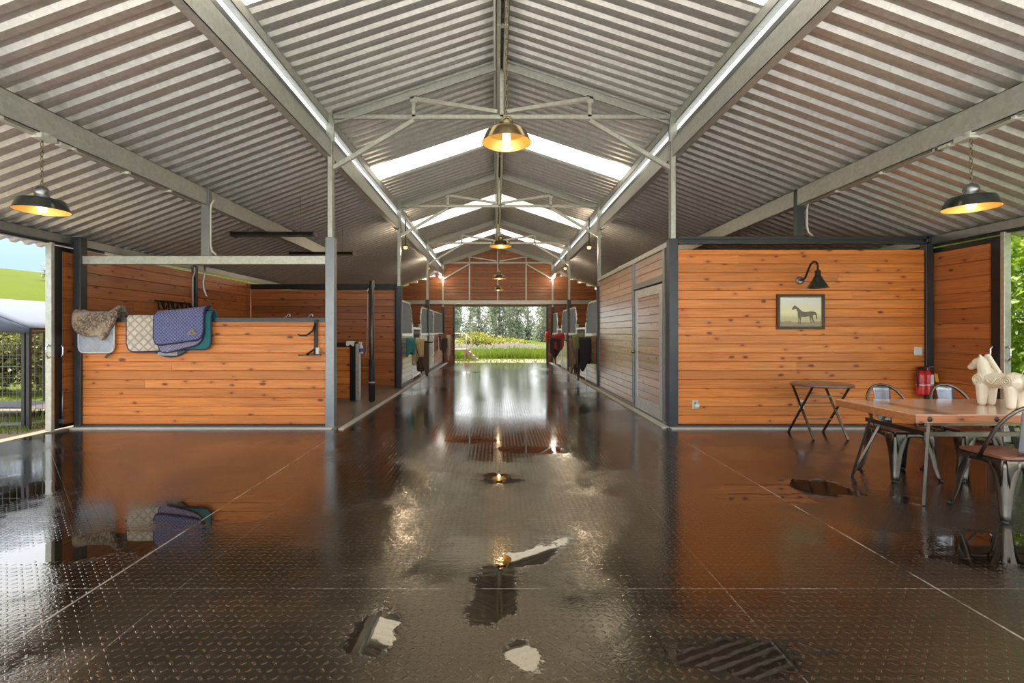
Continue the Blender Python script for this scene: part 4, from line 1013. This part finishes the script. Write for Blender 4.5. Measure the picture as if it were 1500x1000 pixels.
# cafe chairs
def chair(label, loc, rz):
    t = thing('cafe_chair', label, 'chair', loc, rz, 'metal cafe chairs at the long table')
    sz = .445; h = .19
    bm = MB()
    # seat with rounded front corners (front = +y)
    def rrect(hx, hy, r, n=5):
        pts = []
        for cx, cy, a0 in ((hx-r, hy-r, 0), (-hx+r, hy-r, 90), (-hx+r, -hy+r, 180), (hx-r, -hy+r, 270)):
            for i in range(n+1):
                a = math.radians(a0 + 90*i/n); pts.append((cx + r*math.cos(a), cy + r*math.sin(a)))
        return pts
    bm.poly([(x, y, sz-.008) for x, y in rrect(.188, .188, .05)], (0,0,.022)); o = bm.build('seat', M['wood_seat'], t)
    bv = o.modifiers.new('bev', 'BEVEL'); bv.width = .005; bv.segments = 2
    # apron with arches
    m = MB(); o_ = .185; nseg = 20
    for k in range(4):
        c, s = math.cos(k*PI/2), math.sin(k*PI/2)
        vs = []
        for i in range(nseg+1):
            u = -1 + 2*i/nseg
            zb = sz - .05 - .14*abs(u)**5 - .015*abs(u)
            bul = 0.0 + .012*abs(u)**5
            x = u*(o_-.015); y = o_
            for zz, yy in ((sz-.006, y-.004), (sz-.03, y+.003), (zb, y+.006+bul)):
                vs.append((x*c - yy*s, x*s + yy*c, zz))
        fs = []
        for i in range(nseg):
            for j in range(2): fs.append((i*3+j, i*3+j+1, i*3+j+4, i*3+j+3))
        m.add(vs, fs, True)
    o = m.build('seat_apron', M['gun'], t); sd = o.modifiers.new('th', 'SOLIDIFY'); sd.thickness = .004
    # legs: rounded V section that tapers and kicks outward
    for sx, sy in ((1,1),(-1,1),(-1,-1),(1,-1)):
        m = MB(); n = 10; rows = [(sz-.02,.070,.150),(sz-.07,.066,.158),(sz-.13,.054,.164),(.24,.041,.176),(.12,.031,.190),(.05,.025,.203),(.012,.022,.212)]
        vs = []
        for z, w, off in rows:
            for j in range(n+1):
                a = math.radians(-95 + 190*j/n)
                rr_ = w*1.14*(1 + .10*math.cos(4*a))
                # local outward diagonal frame
                du = rr_*math.cos(a)*.75; dv = rr_*math.sin(a)
                ux, uy = sx*.7071, sy*.7071
                bx, by = sx*off*.98, sy*off*.98
                vs.append((bx + ux*(du - w*.55) - uy*dv, by + uy*(du - w*.55) + ux*dv, z))
        fs = []
        for i in range(len(rows)-1):
            for j in range(n): a = i*(n+1)+j; fs.append((a, a+1, a+n+2, a+n+1))
        m.add(vs, fs, True); o = m.build('leg', M['gun'], t); sd = o.modifiers.new('th', 'SOLIDIFY'); sd.thickness = .004
        f = MB(); f.lathe([(0,0),(.018,0),(.02,.006),(.018,.016),(0,.016)], 12, (sx*.212, sy*.212, 0)); f.build('foot_cap', M['rubber'], o)
    # hoop (back at -y)
    pts = []
    for i in range(33):
        a = PI*i/32
        x = -.205*math.cos(a) if True else 0
        hgt = math.sin(a)**.55
        pts.append((x*(1.0 if hgt > .3 else 1), -.02 - .20*hgt, sz - .01 + .395*hgt))
    pts = [(-.192, .0, sz-.03)] + pts[1:-1] + [(.192, .0, sz-.03)]
    m = MB(); m.tube(pts, .0125, 10); m.build('back_hoop', M['gun'], t)
    # splat
    m = MB(); vs = []
    for i in range(9):
        v = i/8; z = sz + .01 + .37*v; y = -.165 - .055*v
        w = .062 + .024*v
        for j in range(7): u = -1 + 2*j/6; vs.append((u*w, y + .010*u*u, z))
    fs = [(i*7+j, i*7+j+1, (i+1)*7+j+1, (i+1)*7+j) for i in range(8) for j in range(6)]
    m.add(vs, fs, True); o = m.build('back_splat', M['gun_l'], t); sd = o.modifiers.new('th', 'SOLIDIFY'); sd.thickness = .004
    m = MB(); c = [(x, 0, z) for x, z in rrect(.034, .045, .016)]
    m.tube([(x, -.165-.055*((z_+.285)/.37) + .006*s_ , sz + .295 + z_) for (x, _, z_) in c for s_ in (0,)], .004, 6, closed=True); m.build('pressed_border', M['gun'], o)
    return t
c1 = chair('metal cafe chair with wooden seat behind the long table, left one', (3.80, 4.62, 0), PI)
dup(c1, 'metal cafe chair with wooden seat behind the long table, in front of the extinguishers', loc=(4.42, 4.62, 0), rz=PI)
dup(c1, 'metal cafe chair in the right foreground, on the near side of the long table', loc=(3.80, 3.66, 0), rz=0)

# folding bistro table
t = thing('folding_table', 'small round folding table with crossed legs against the pine wall', 'table', (4.21, 6.33, 0))
m = MB(); m.lathe([(0,.66),(.30,.66),(.345,.657),(.352,.66),(.355,.672),(.352,.684),(.34,.688),(0,.688)], 40); m.build('top', plain('bistro_top', (.20,.15,.12), .3, .3, .2, coat=.4), t)
for x in (-.23, .20):
    m = MB(); m.bar((x,-.20,0),(x,.25,.655),.014,.026,(1,0,0)); m.build('leg', M['gun'], t)
    m = MB(); m.bar((x-.018 if x < 0 else x+.018,.30,0),(x-.018 if x < 0 else x+.018,-.20,.655),.014,.026,(1,0,0)); m.build('leg', M['gun'], t)
m = MB(); m.bar((-.23,.08,.42),(.20,.08,.42),.016,.016); m.bar((-.25,.14,.20),(.22,.14,.20),.016,.016); m.bar((-.25,-.1,.53),(.22,-.1,.53),.014,.014); m.build('crossbar', M['gun'], t)

# ceramic horse
def blob(bm, a, b, ra, rb, n=10):
    """tapered capsule a->b"""
    a, b = Vector(a), Vector(b)
    for i in range(n+1):
        u = i/n; r = ra + (rb-ra)*u; c = a.lerp(b, u)
        mt = Matrix.Translation(c) @ Matrix.Scale(r, 4)
        bmesh.ops.create_icosphere(bm, subdivisions=2, radius=1, matrix=mt)
bm = bmesh.new()
blob(bm, (0,-.11,.222), (0,.10,.222), .068, .070, 12)          # barrel
blob(bm, (0,.105,.222), (0,.13,.212), .078, .080, 3)            # chest
blob(bm, (0,-.14,.220), (0,-.115,.225), .076, .078, 3)           # rump
blob(bm, (0,.10,.26), (0,.145,.375), .066, .046, 8)             # neck
blob(bm, (0,.140,.372), (0,.185,.360), .046, .042, 4)           # cheek
blob(bm, (0,.185,.358), (0,.245,.318), .040, .027, 6)           # muzzle
for sx in (-1, 1):
    blob(bm, (sx*.038,.110,.17), (sx*.040,.112,.026), .046, .031, 12); blob(bm, (sx*.038,-.125,.17), (sx*.040,-.128,.026), .046, .031, 12)
    blob(bm, (sx*.024,.135,.408), (sx*.026,.142,.432), .014, .008, 4)
for i in range(8):
    q = i/7; blob(bm, (0,.104-.085*q,.425-.128*q), (0,.092-.085*q,.425-.128*q), .0165, .0165, 1)   # mane scallops
blob(bm, (0,-.20,.26), (0,-.235,.20), .028, .034, 6); blob(bm, (0,-.235,.20), (0,-.235,.12), .034, .022, 6)             # tail
m = MB(); m.bm(bm)
t = thing('ceramic_horse', 'ivory ceramic horse figurine standing on the long table', 'figurine', (4.23, 4.11, TZ0), 0.0)
o = m.build('body', M['ceramic'], t, recalc=False)
# cut the feet flat: keep everything above the table
rm = o.modifiers.new('rm', 'REMESH'); rm.mode = 'VOXEL'; rm.voxel_size = .005; rm.use_smooth_shade = True
sm = o.modifiers.new('sm', 'SMOOTH'); sm.iterations = 4; sm.factor = .5
for sx in (-1, 1):
    for cy, cz, rr_ in ((.115,.22,.042),(.115,.22,.024),(-.125,.225,.046),(-.125,.225,.030),(-.125,.225,.014)):
        m = MB(); m.tube([(sx*(.081 - .25*((rr_*math.cos(a))**2 + (rr_*math.sin(a))**2)/.09), cy + rr_*math.cos(a), cz + rr_*math.sin(a)) for a in [2*PI*i/28 for i in range(28)]], .0035, 6, closed=True); m.build('relief_ring', M['ceramic'], t)
    m = MB(); m.tube([(sx*.078,.045,.25),(sx*.083,.03,.225),(sx*.083,.005,.20),(sx*.083,-.02,.20),(sx*.083,-.035,.225),(sx*.078,-.05,.25)], .006, 6); m.build('relief_saddle', M['ceramic'], t)

# ------------------------------------------------------------------ outside
def hill_h(x, y):
    r = math.hypot(x*.9, y)
    z = -.08
    gx = (x+128)/52; gy = (y-128)/95
    z += 17.5*math.exp(-(gx*gx + gy*gy)/1.0)
    z += 2.2*math.exp(-((x+85)/14)**2 - ((y-105)/30)**2)
    return z
m = MB(); xs = [-260 + i*6.5 for i in range(81)]; ys = [-120 + i*6.5 for i in range(70)]
xs = sorted(xs + [-30,-22,-16,-12,-9.5,-7.5,6.3,8,10,14,20]); ys = sorted(ys + [-3.2,0,3,6,9,12,16,22.3,25,30])
vs = [(x, y, hill_h(x, y)) for x in xs for y in ys]; n = len(ys)
fs = []
for i in range(len(xs)-1):
    for j in range(n-1):
        cx_, cy_ = (xs[i]+xs[i+1])/2, (ys[j]+ys[j+1])/2
        fs.append((i*n+j, (i+1)*n+j, (i+1)*n+j+1, i*n+j+1))
m.add(vs, fs, True); struct(m.build('ground', M['meadow'], recalc=False), 'green meadow and hillside around the barn', 'ground')
m = MB(); m.box(-9, 9, YE+.05, 24.9, -.07, -.035); struct(m.build('ground_dirt', M['dirt']), 'strip of bare dirt outside the far doorway', 'ground')
m = MB(); m.box(-10, -6.06, -3, 9.5, -.07, -.04); struct(m.build('ground_dirt', M['dirt']), 'patch of bare dirt outside the left opening', 'ground')
m = MB(); m.box(-14, 14, -22, -.52, -.07, -.02); struct(m.build('ground_bounce_apron', M['apron']), 'unseen pale apron added in front of the barn to bounce light in', 'ground')  # out of view, added to bounce light onto front walls and ceiling

def leaf(mb, c, d, L, w, nrm):
    side = d.cross(nrm)
    if side.length < 1e-4: side = d.cross(Vector((1,0,0)))
    side.normalize()
    a = c; t_ = c + d*L; mid = c + d*L*.5
    mb.add([a, mid + side*w + nrm*w*.25, t_, mid - side*w + nrm*w*.25], [(0,1,2),(0,2,3)])
def rvec(r): 
    while True:
        v = Vector((r.uniform(-1,1), r.uniform(-1,1), r.uniform(-1,1)))
        if .05 < v.length < 1: return v.normalized()
def foliage(mb, r, n, sampler, L, w, up=.2):
    for i in range(n):
        c, out = sampler(r)
        d = (rvec(r)*.9 + out*.7 + Vector((0,0,up))).normalized()
        nn = (rvec(r)*.7 + out + Vector((0,0,.4))).normalized()
        s = r.uniform(.6,1.3); leaf(mb, c, d, L*s, w*s, nn)
def shrub(name, label, cat, loc, rx, ry, h, n, L, w, mat, seed, group=None, clumps=14, stem=True):
    r = random.Random(seed); t = thing(name, label, cat, loc, 0, group)
    cl = [(Vector((r.uniform(-.6,.6)*rx, r.uniform(-.6,.6)*ry, r.uniform(.10,.82)*h)), r.uniform(.32,.5)) for _ in range(clumps)]
    def smp(rr):
        c, q = rr.choice(cl); v = rvec(rr); u = rr.uniform(.55,1)**.5
        p = c + Vector((v.x*rx*q*u, v.y*ry*q*u, v.z*h*q*.6*u)); p.z = max(.02, p.z); return p, v
    m = MB(); foliage(m, r, n, smp, L, w); m.build('foliage', mat, t, recalc=False)
    if stem:
        m = MB()
        for i in range(5): c = cl[i][0]; m.tube([(c.x*.15, c.y*.15, -.1), (c.x*.5, c.y*.5, c.z*.5), c], [.03,.02,.008], 6)
        m.build('stems', M['bark'], t)
    return t
# right side tall hedge of bright leaves
for i, (x, y, h, lab) in enumerate(((8.0, 6.8, 4.6, 'tall bright green bush outside the right opening, nearest'), (8.6, 8.6, 4.8, 'tall bright green bush outside the right opening, behind the nearest one'), (8.0, 4.9, 4.4, 'tall bright green bush outside the right opening, nearer the frame edge'))):
    shrub('garden_bush', lab, 'bush', (x, y, -.05), 1.25, 1.5, h, 9000, .12, .036, M['leaf_bright'], 100+i, 'bright bushes outside the right opening', clumps=34)
m = MB(); m.tube([(6.62, 4.6, .03),(6.66, 5.9, .03),(6.62, 8.5, .03)], .085, 10); tag(m.build('border_log', M['wood_grey']), 'pale log border on the ground outside the right opening', 'log')
# left hedge behind the kennel
for i in range(6):
    shrub('hedge_bush', 'olive green hedge bush behind the dog kennel, ' + ['first from the barn','second from the barn','third from the barn','fourth from the barn','fifth from the barn','sixth from the barn'][i], 'hedge', (-8.6 - i*1.6, 11.2 + (i % 2)*.4, -.06), 1.1, 1.0, 1.8, 6500, .11, .036, M['leaf_hedge'], 140+i, 'hedge bushes behind the kennel', clumps=30)
# kennel
KX, KY = -6.66, 6.98
t = thing('dog_kennel', 'wire dog kennel with blue-grey tarp roof outside the left opening', 'kennel', (KX, KY, -.04))
kw, kd, kh = 3.4, 2.1, 1.44
for x, y in ((0,0),(-.07,0),(-kw/2,0),(-kw,0),(0,kd),(-.9,kd),(-kw/2,kd),(-2.6,kd),(-kw,kd)):
    m = MB(); m.cbox(x-.022,x+.022,y-.022,y+.022,0,kh,.004); m.build('post', M['steel_dk'], t)
def mesh_panel(a, b):
    a, b = Vector(a), Vector(b); L = (b-a).length; d = (b-a)/L; m = MB(); n = int(L/.10)
    for i in range(1, n): p = a + d*(L*i/n); m.bar(p + Vector((0,0,.08)), p + Vector((0,0,kh-.04)), .004, .004)
    for j in range(9): z = .10 + (kh-.16)*j/8; m.bar(a + Vector((0,0,z)), b + Vector((0,0,z)), .004, .004)
    for z in (.07, kh-.03): m.bar(a + Vector((0,0,z)), b + Vector((0,0,z)), .025, .025)
    m.build('wire_panel', M['steel_mid'], t)
mesh_panel((-.07,0,0),(-kw,0,0)); mesh_panel((0,0,0),(0,kd,0)); mesh_panel((0,kd,0),(-kw,kd,0)); mesh_panel((-kw,0,0),(-kw,kd,0))
m = MB(); rx = -kw/2; n = 14; vs = []
for j, y in enumerate([-.08 + (kd+.16)*q/10 for q in range(11)]):
    for i in range(n+1):
        u = i/n; x = .08 - (kw+.16)*u; s = abs(u-.5)*2
        z = kh + .50*(1 - s**1.6) - .04*math.sin(PI*((y+.08)/(kd+.16)))*math.sin(PI*s)
        vs.append((x, y, z))
fs = [(j*(n+1)+i, j*(n+1)+i+1, (j+1)*(n+1)+i+1, (j+1)*(n+1)+i) for j in range(10) for i in range(n)]
m.add(vs, fs, True)
for y in (-.08, kd+.08):   # gable flaps
    fl = []
    for i in range(n+1):
        u = i/n; x = .08 - (kw+.16)*u; s = abs(u-.5)*2; fl.append((x, y, kh + .50*(1 - s**1.6)))
    bt = [(p[0], y, kh - .07 + .02*math.sin(i*1.3)) for i, p in enumerate(fl)]
    m.add(fl + bt, [(i, i+1, n+1+i+1, n+1+i) for i in range(n)], True)
o = m.build('tarp_roof', M['tarp'], t, recalc=False); sd = o.modifiers.new('th','SOLIDIFY'); sd.thickness = .01
for x, lab in ((-1.45, 'raised grey dog cot inside the kennel'), (-.35 - .25, 'small pale dog cot inside the kennel near the barn')):
    w = .55 if x < -1 else .35
    t2 = thing('dog_cot', lab, 'dog bed', (KX+x, KY+1.2, -.04), 0, 'dog cots in the kennel')
    m = MB(); m.cbox(-w,w,-.35,.35,.16,.19,.01); m.build('cot_sheet', M['canvas_tarp'] if x < -1 else M['b_pale'], t2)
    for sx in (-1,1):
        for sy in (-1,1): m = MB(); m.bar((sx*(w-.04), sy*.3, 0),(sx*(w-.04), sy*.3, .16), .03,.03); m.build('leg', M['steel_dk'], t2)
# fence posts on the hillside
t = thing('hillside_fence', 'thin wire fence with small posts across the green hillside', 'fence', (0,0,0))
r = random.Random(5)
pp = []
for i in range(14):
    y = 58.0; x = -70 + i*2.2; pp.append((x, y, hill_h(x, y)))
for p in pp:
    m = MB(); m.bar((p[0],p[1],p[2]-.2),(p[0],p[1],p[2]+1.2), .09, .09); m.build('fence_post', M['bark'], t)
m = MB()
for dz in (.5, 1.0):
    for a, b in zip(pp, pp[1:]): m.bar((a[0],a[1],a[2]+dz),(b[0],b[1],b[2]+dz), .02, .02)
m.build('wire', M['gun_l'], t)
# trees
def tree(name, label, loc, h, cr, n, L, w, mat, seed, low=.12, trunk=.22, group=None, narrow=1.0):
    r = random.Random(seed); t = thing(name, label, 'tree', loc, 0, group)
    cl = []
    for i in range(46):
        u = r.uniform(low, 1); rad = cr*(.35 + .65*math.sin(PI*min(1, (u-low)/(1-low)*.85 + .12)))
        a = r.uniform(0, 2*PI); q = r.uniform(.1,1)**.6
        cl.append((Vector((math.cos(a)*rad*q, math.sin(a)*rad*q, u*h)), r.uniform(.5,1.1)))
    def smp(rr):
        c, q = rr.choice(cl); v = rvec(rr); u = rr.uniform(.2,1)**.5
        return c + Vector((v.x*q*u*narrow, v.y*q*u*narrow, v.z*q*1.5*u)), v
    m = MB(); foliage(m, r, n, smp, L, w, up=-.5); m.build('crown', mat, t, recalc=False)
    m = MB(); m.tube([(0,0,-.3),(r.uniform(-.15,.15),0,h*.4),(r.uniform(-.3,.3),r.uniform(-.2,.2),h*.92)], [trunk, trunk*.7, trunk*.15], 8)
    for c, q in cl[:16]: m.tube([(0,0,max(.3, c.z-1.2)), c], [trunk*.25, .03], 5)
    m.build('trunk', M['bark'], t)
    return t
base = [tree('eucalyptus_tree', 'x', (0,0,-500), 10, 1.3, 3400, .42, .085, M['leaf_euc'], 200+i, low=.06, group='eucalyptus trees beyond the far doorway') for i in range(3)]
rt = random.Random(9)
spots = []
for row, (Y, x0, x1, st) in enumerate(((70, -12, 13, 3.1), (88, -14, 15, 3.3))):
    x = x0
    while x < x1: spots.append((x + rt.uniform(-.5,.5), Y + rt.uniform(-3,3), row)); x += st
spots = sorted(spots, key=lambda s: (s[2], s[0]))
nr = ['first','second','third','fourth','fifth','sixth','seventh','eighth','ninth','tenth','eleventh','twelfth','thirteenth']
cnt = {0:0, 1:0}
for i, (x, Y, row) in enumerate(spots):
    lab = f'tall grey-green eucalyptus in the {"nearer" if row == 0 else "farther"} row, {nr[cnt[row]]} tree from the left'; cnt[row] += 1
    s = rt.uniform(.85,1.15)
    if i < 3: o = base[i]; o['label'] = lab; o.location = (x, Y, hill_h(x, Y)-.1); o.scale = (s,s,s)
    else: o = dup(base[i % 3], lab, (x, Y, hill_h(x, Y)-.1), rt.uniform(0,6), (s,s,s))
tree('hill_tree', 'small dark tree on the ridge of the green hill', (-94, 103.5, hill_h(-94,103.5)-.3), 3.2, 1.5, 700, .5, .14, M['leaf_euc'], 300, low=.45)
# yellow-green shrubs beyond the doorway
for i, (px, top, Y, rx, lab) in enumerate(((697,488,36,2.0,'large rounded yellow-green shrub beyond the far doorway'),(722,499,36,1.4,'yellow-green shrub right of the large rounded one'),(742,503,35,1.0,'small yellow-green shrub in the middle of the far doorway'),(757,511,34,.9,'lowest yellow-green shrub at the right end of the row'),(672,497,35,1.3,'yellow-green shrub behind the wooden steps'))):
    c = P(px, top, Y); shrub('field_shrub', lab, 'shrub', (c.x, Y, -.08), rx, 1.3, max(.8, c.z*1.08), 2600, .2, .055, M['leaf_yel'], 320+i, 'yellow-green shrubs beyond the far doorway', clumps=16)
# tall grass strip
r = random.Random(77); m = MB(); f = MB()
for i in range(15000):
    y = 25 + 8*r.random()**1.4; x = r.uniform(-7, 8.5); hgt = r.uniform(.30,.72)*(.92 + .1*math.sin(x*1.7)); le = Vector((r.gauss(0,.12), r.gauss(0,.10), 0))
    a = r.uniform(0, PI); s = Vector((math.cos(a), math.sin(a), 0))*.022
    b = Vector((x, y, -.08)); mid = b + Vector((0,0,hgt*.6)) + le*.4; tp = b + Vector((0,0,hgt)) + le
    m.add([b-s, b+s, mid+s*.7, mid-s*.7, tp], [(0,1,2,3),(3,2,4)])
    if hgt > .52 and y > 26 and r.random() < .4:
        q = tp; d = .035; f.add([q + Vector((-d,0,-d)), q + Vector((d,0,-d*.6)), q + Vector((d*.6,.02,d*1.6)), q + Vector((-d,.02,d))], [(0,1,2,3)])
tag(m.build('tall_grass', M['grass'], recalc=False), 'strip of tall bright green grass beyond the far doorway', 'grass', kind='stuff')
tag(f.build('seed_heads', M['flower'], recalc=False), 'pale seed heads and blossoms on top of the tall grass', 'wildflowers', kind='stuff')
m = MB()
for i in range(5000):
    y = r.uniform(21.8, 25.5); x = r.uniform(-4.5, 4.5)
    if r.random() > .25 + .75*max(0, -x/3) and y < 24.6: continue
    hgt = r.uniform(.05,.16); a = r.uniform(0, PI); s = Vector((math.cos(a), math.sin(a), 0))*.02; b = Vector((x, y, -.05))
    m.add([b-s, b+s, b + Vector((r.gauss(0,.04), 0, hgt))], [(0,1,2)])
for i in range(7000):
    y = r.uniform(2.5, 9.8); x = r.uniform(-10, -6.5)
    if noise.noise((x*.9, y*.9, 0)) < -.05: continue
    hgt = r.uniform(.04,.13); a = r.uniform(0, PI); s = Vector((math.cos(a), math.sin(a), 0))*.012; b = Vector((x, y, -.05))
    m.add([b-s, b+s, b + Vector((r.gauss(0,.03), 0, hgt))], [(0,1,2)])
tag(m.build('short_grass', M['grass'], recalc=False), 'patches of short grass on the dirt outside the barn openings', 'grass', kind='stuff')
# mounting steps
t = thing('mounting_steps', 'weathered wooden mounting platform with steps and handrail outside the far doorway', 'steps', (0,0,-.04))
Y = 23.6
def q(px): return (px - CX)*Y/F
m = MB(); m.box(q(640), q(683), Y, Y+1.0, .50, .56)
for x in (q(645), q(681)):
    for y in (Y+.05, Y+.95): m.box(x-.04, x+.04, y-.04, y+.04, 0, .5)
m.build('platform', M['wood_grey'], t)
for i in range(3):
    m = MB(); m.box(q(683)+.16*i, q(683)+.16*i+.2, Y+.1, Y+.9, .38-.17*i, .42-.17*i); m.build('tread', M['wood_grey'], t)
for y in (Y+.06, Y+.92):
    m = MB(); m.bar((q(682), y, .50),(q(697), y, .02), .04, .16); m.build('stringer', M['wood_grey'], t)
m = MB()
for y in (Y+.05,):
    m.tube([(q(640),y,1.32),(q(680),y,1.32),(q(690),y,1.05),(q(690),y,.2)], .022, 7); m.tube([(q(683),y,.5),(q(683),y,1.28)], .022, 7); m.tube([(q(640),y,.95),(q(683),y,.95)], .015, 6)
m.build('handrail', M['galv'], t)
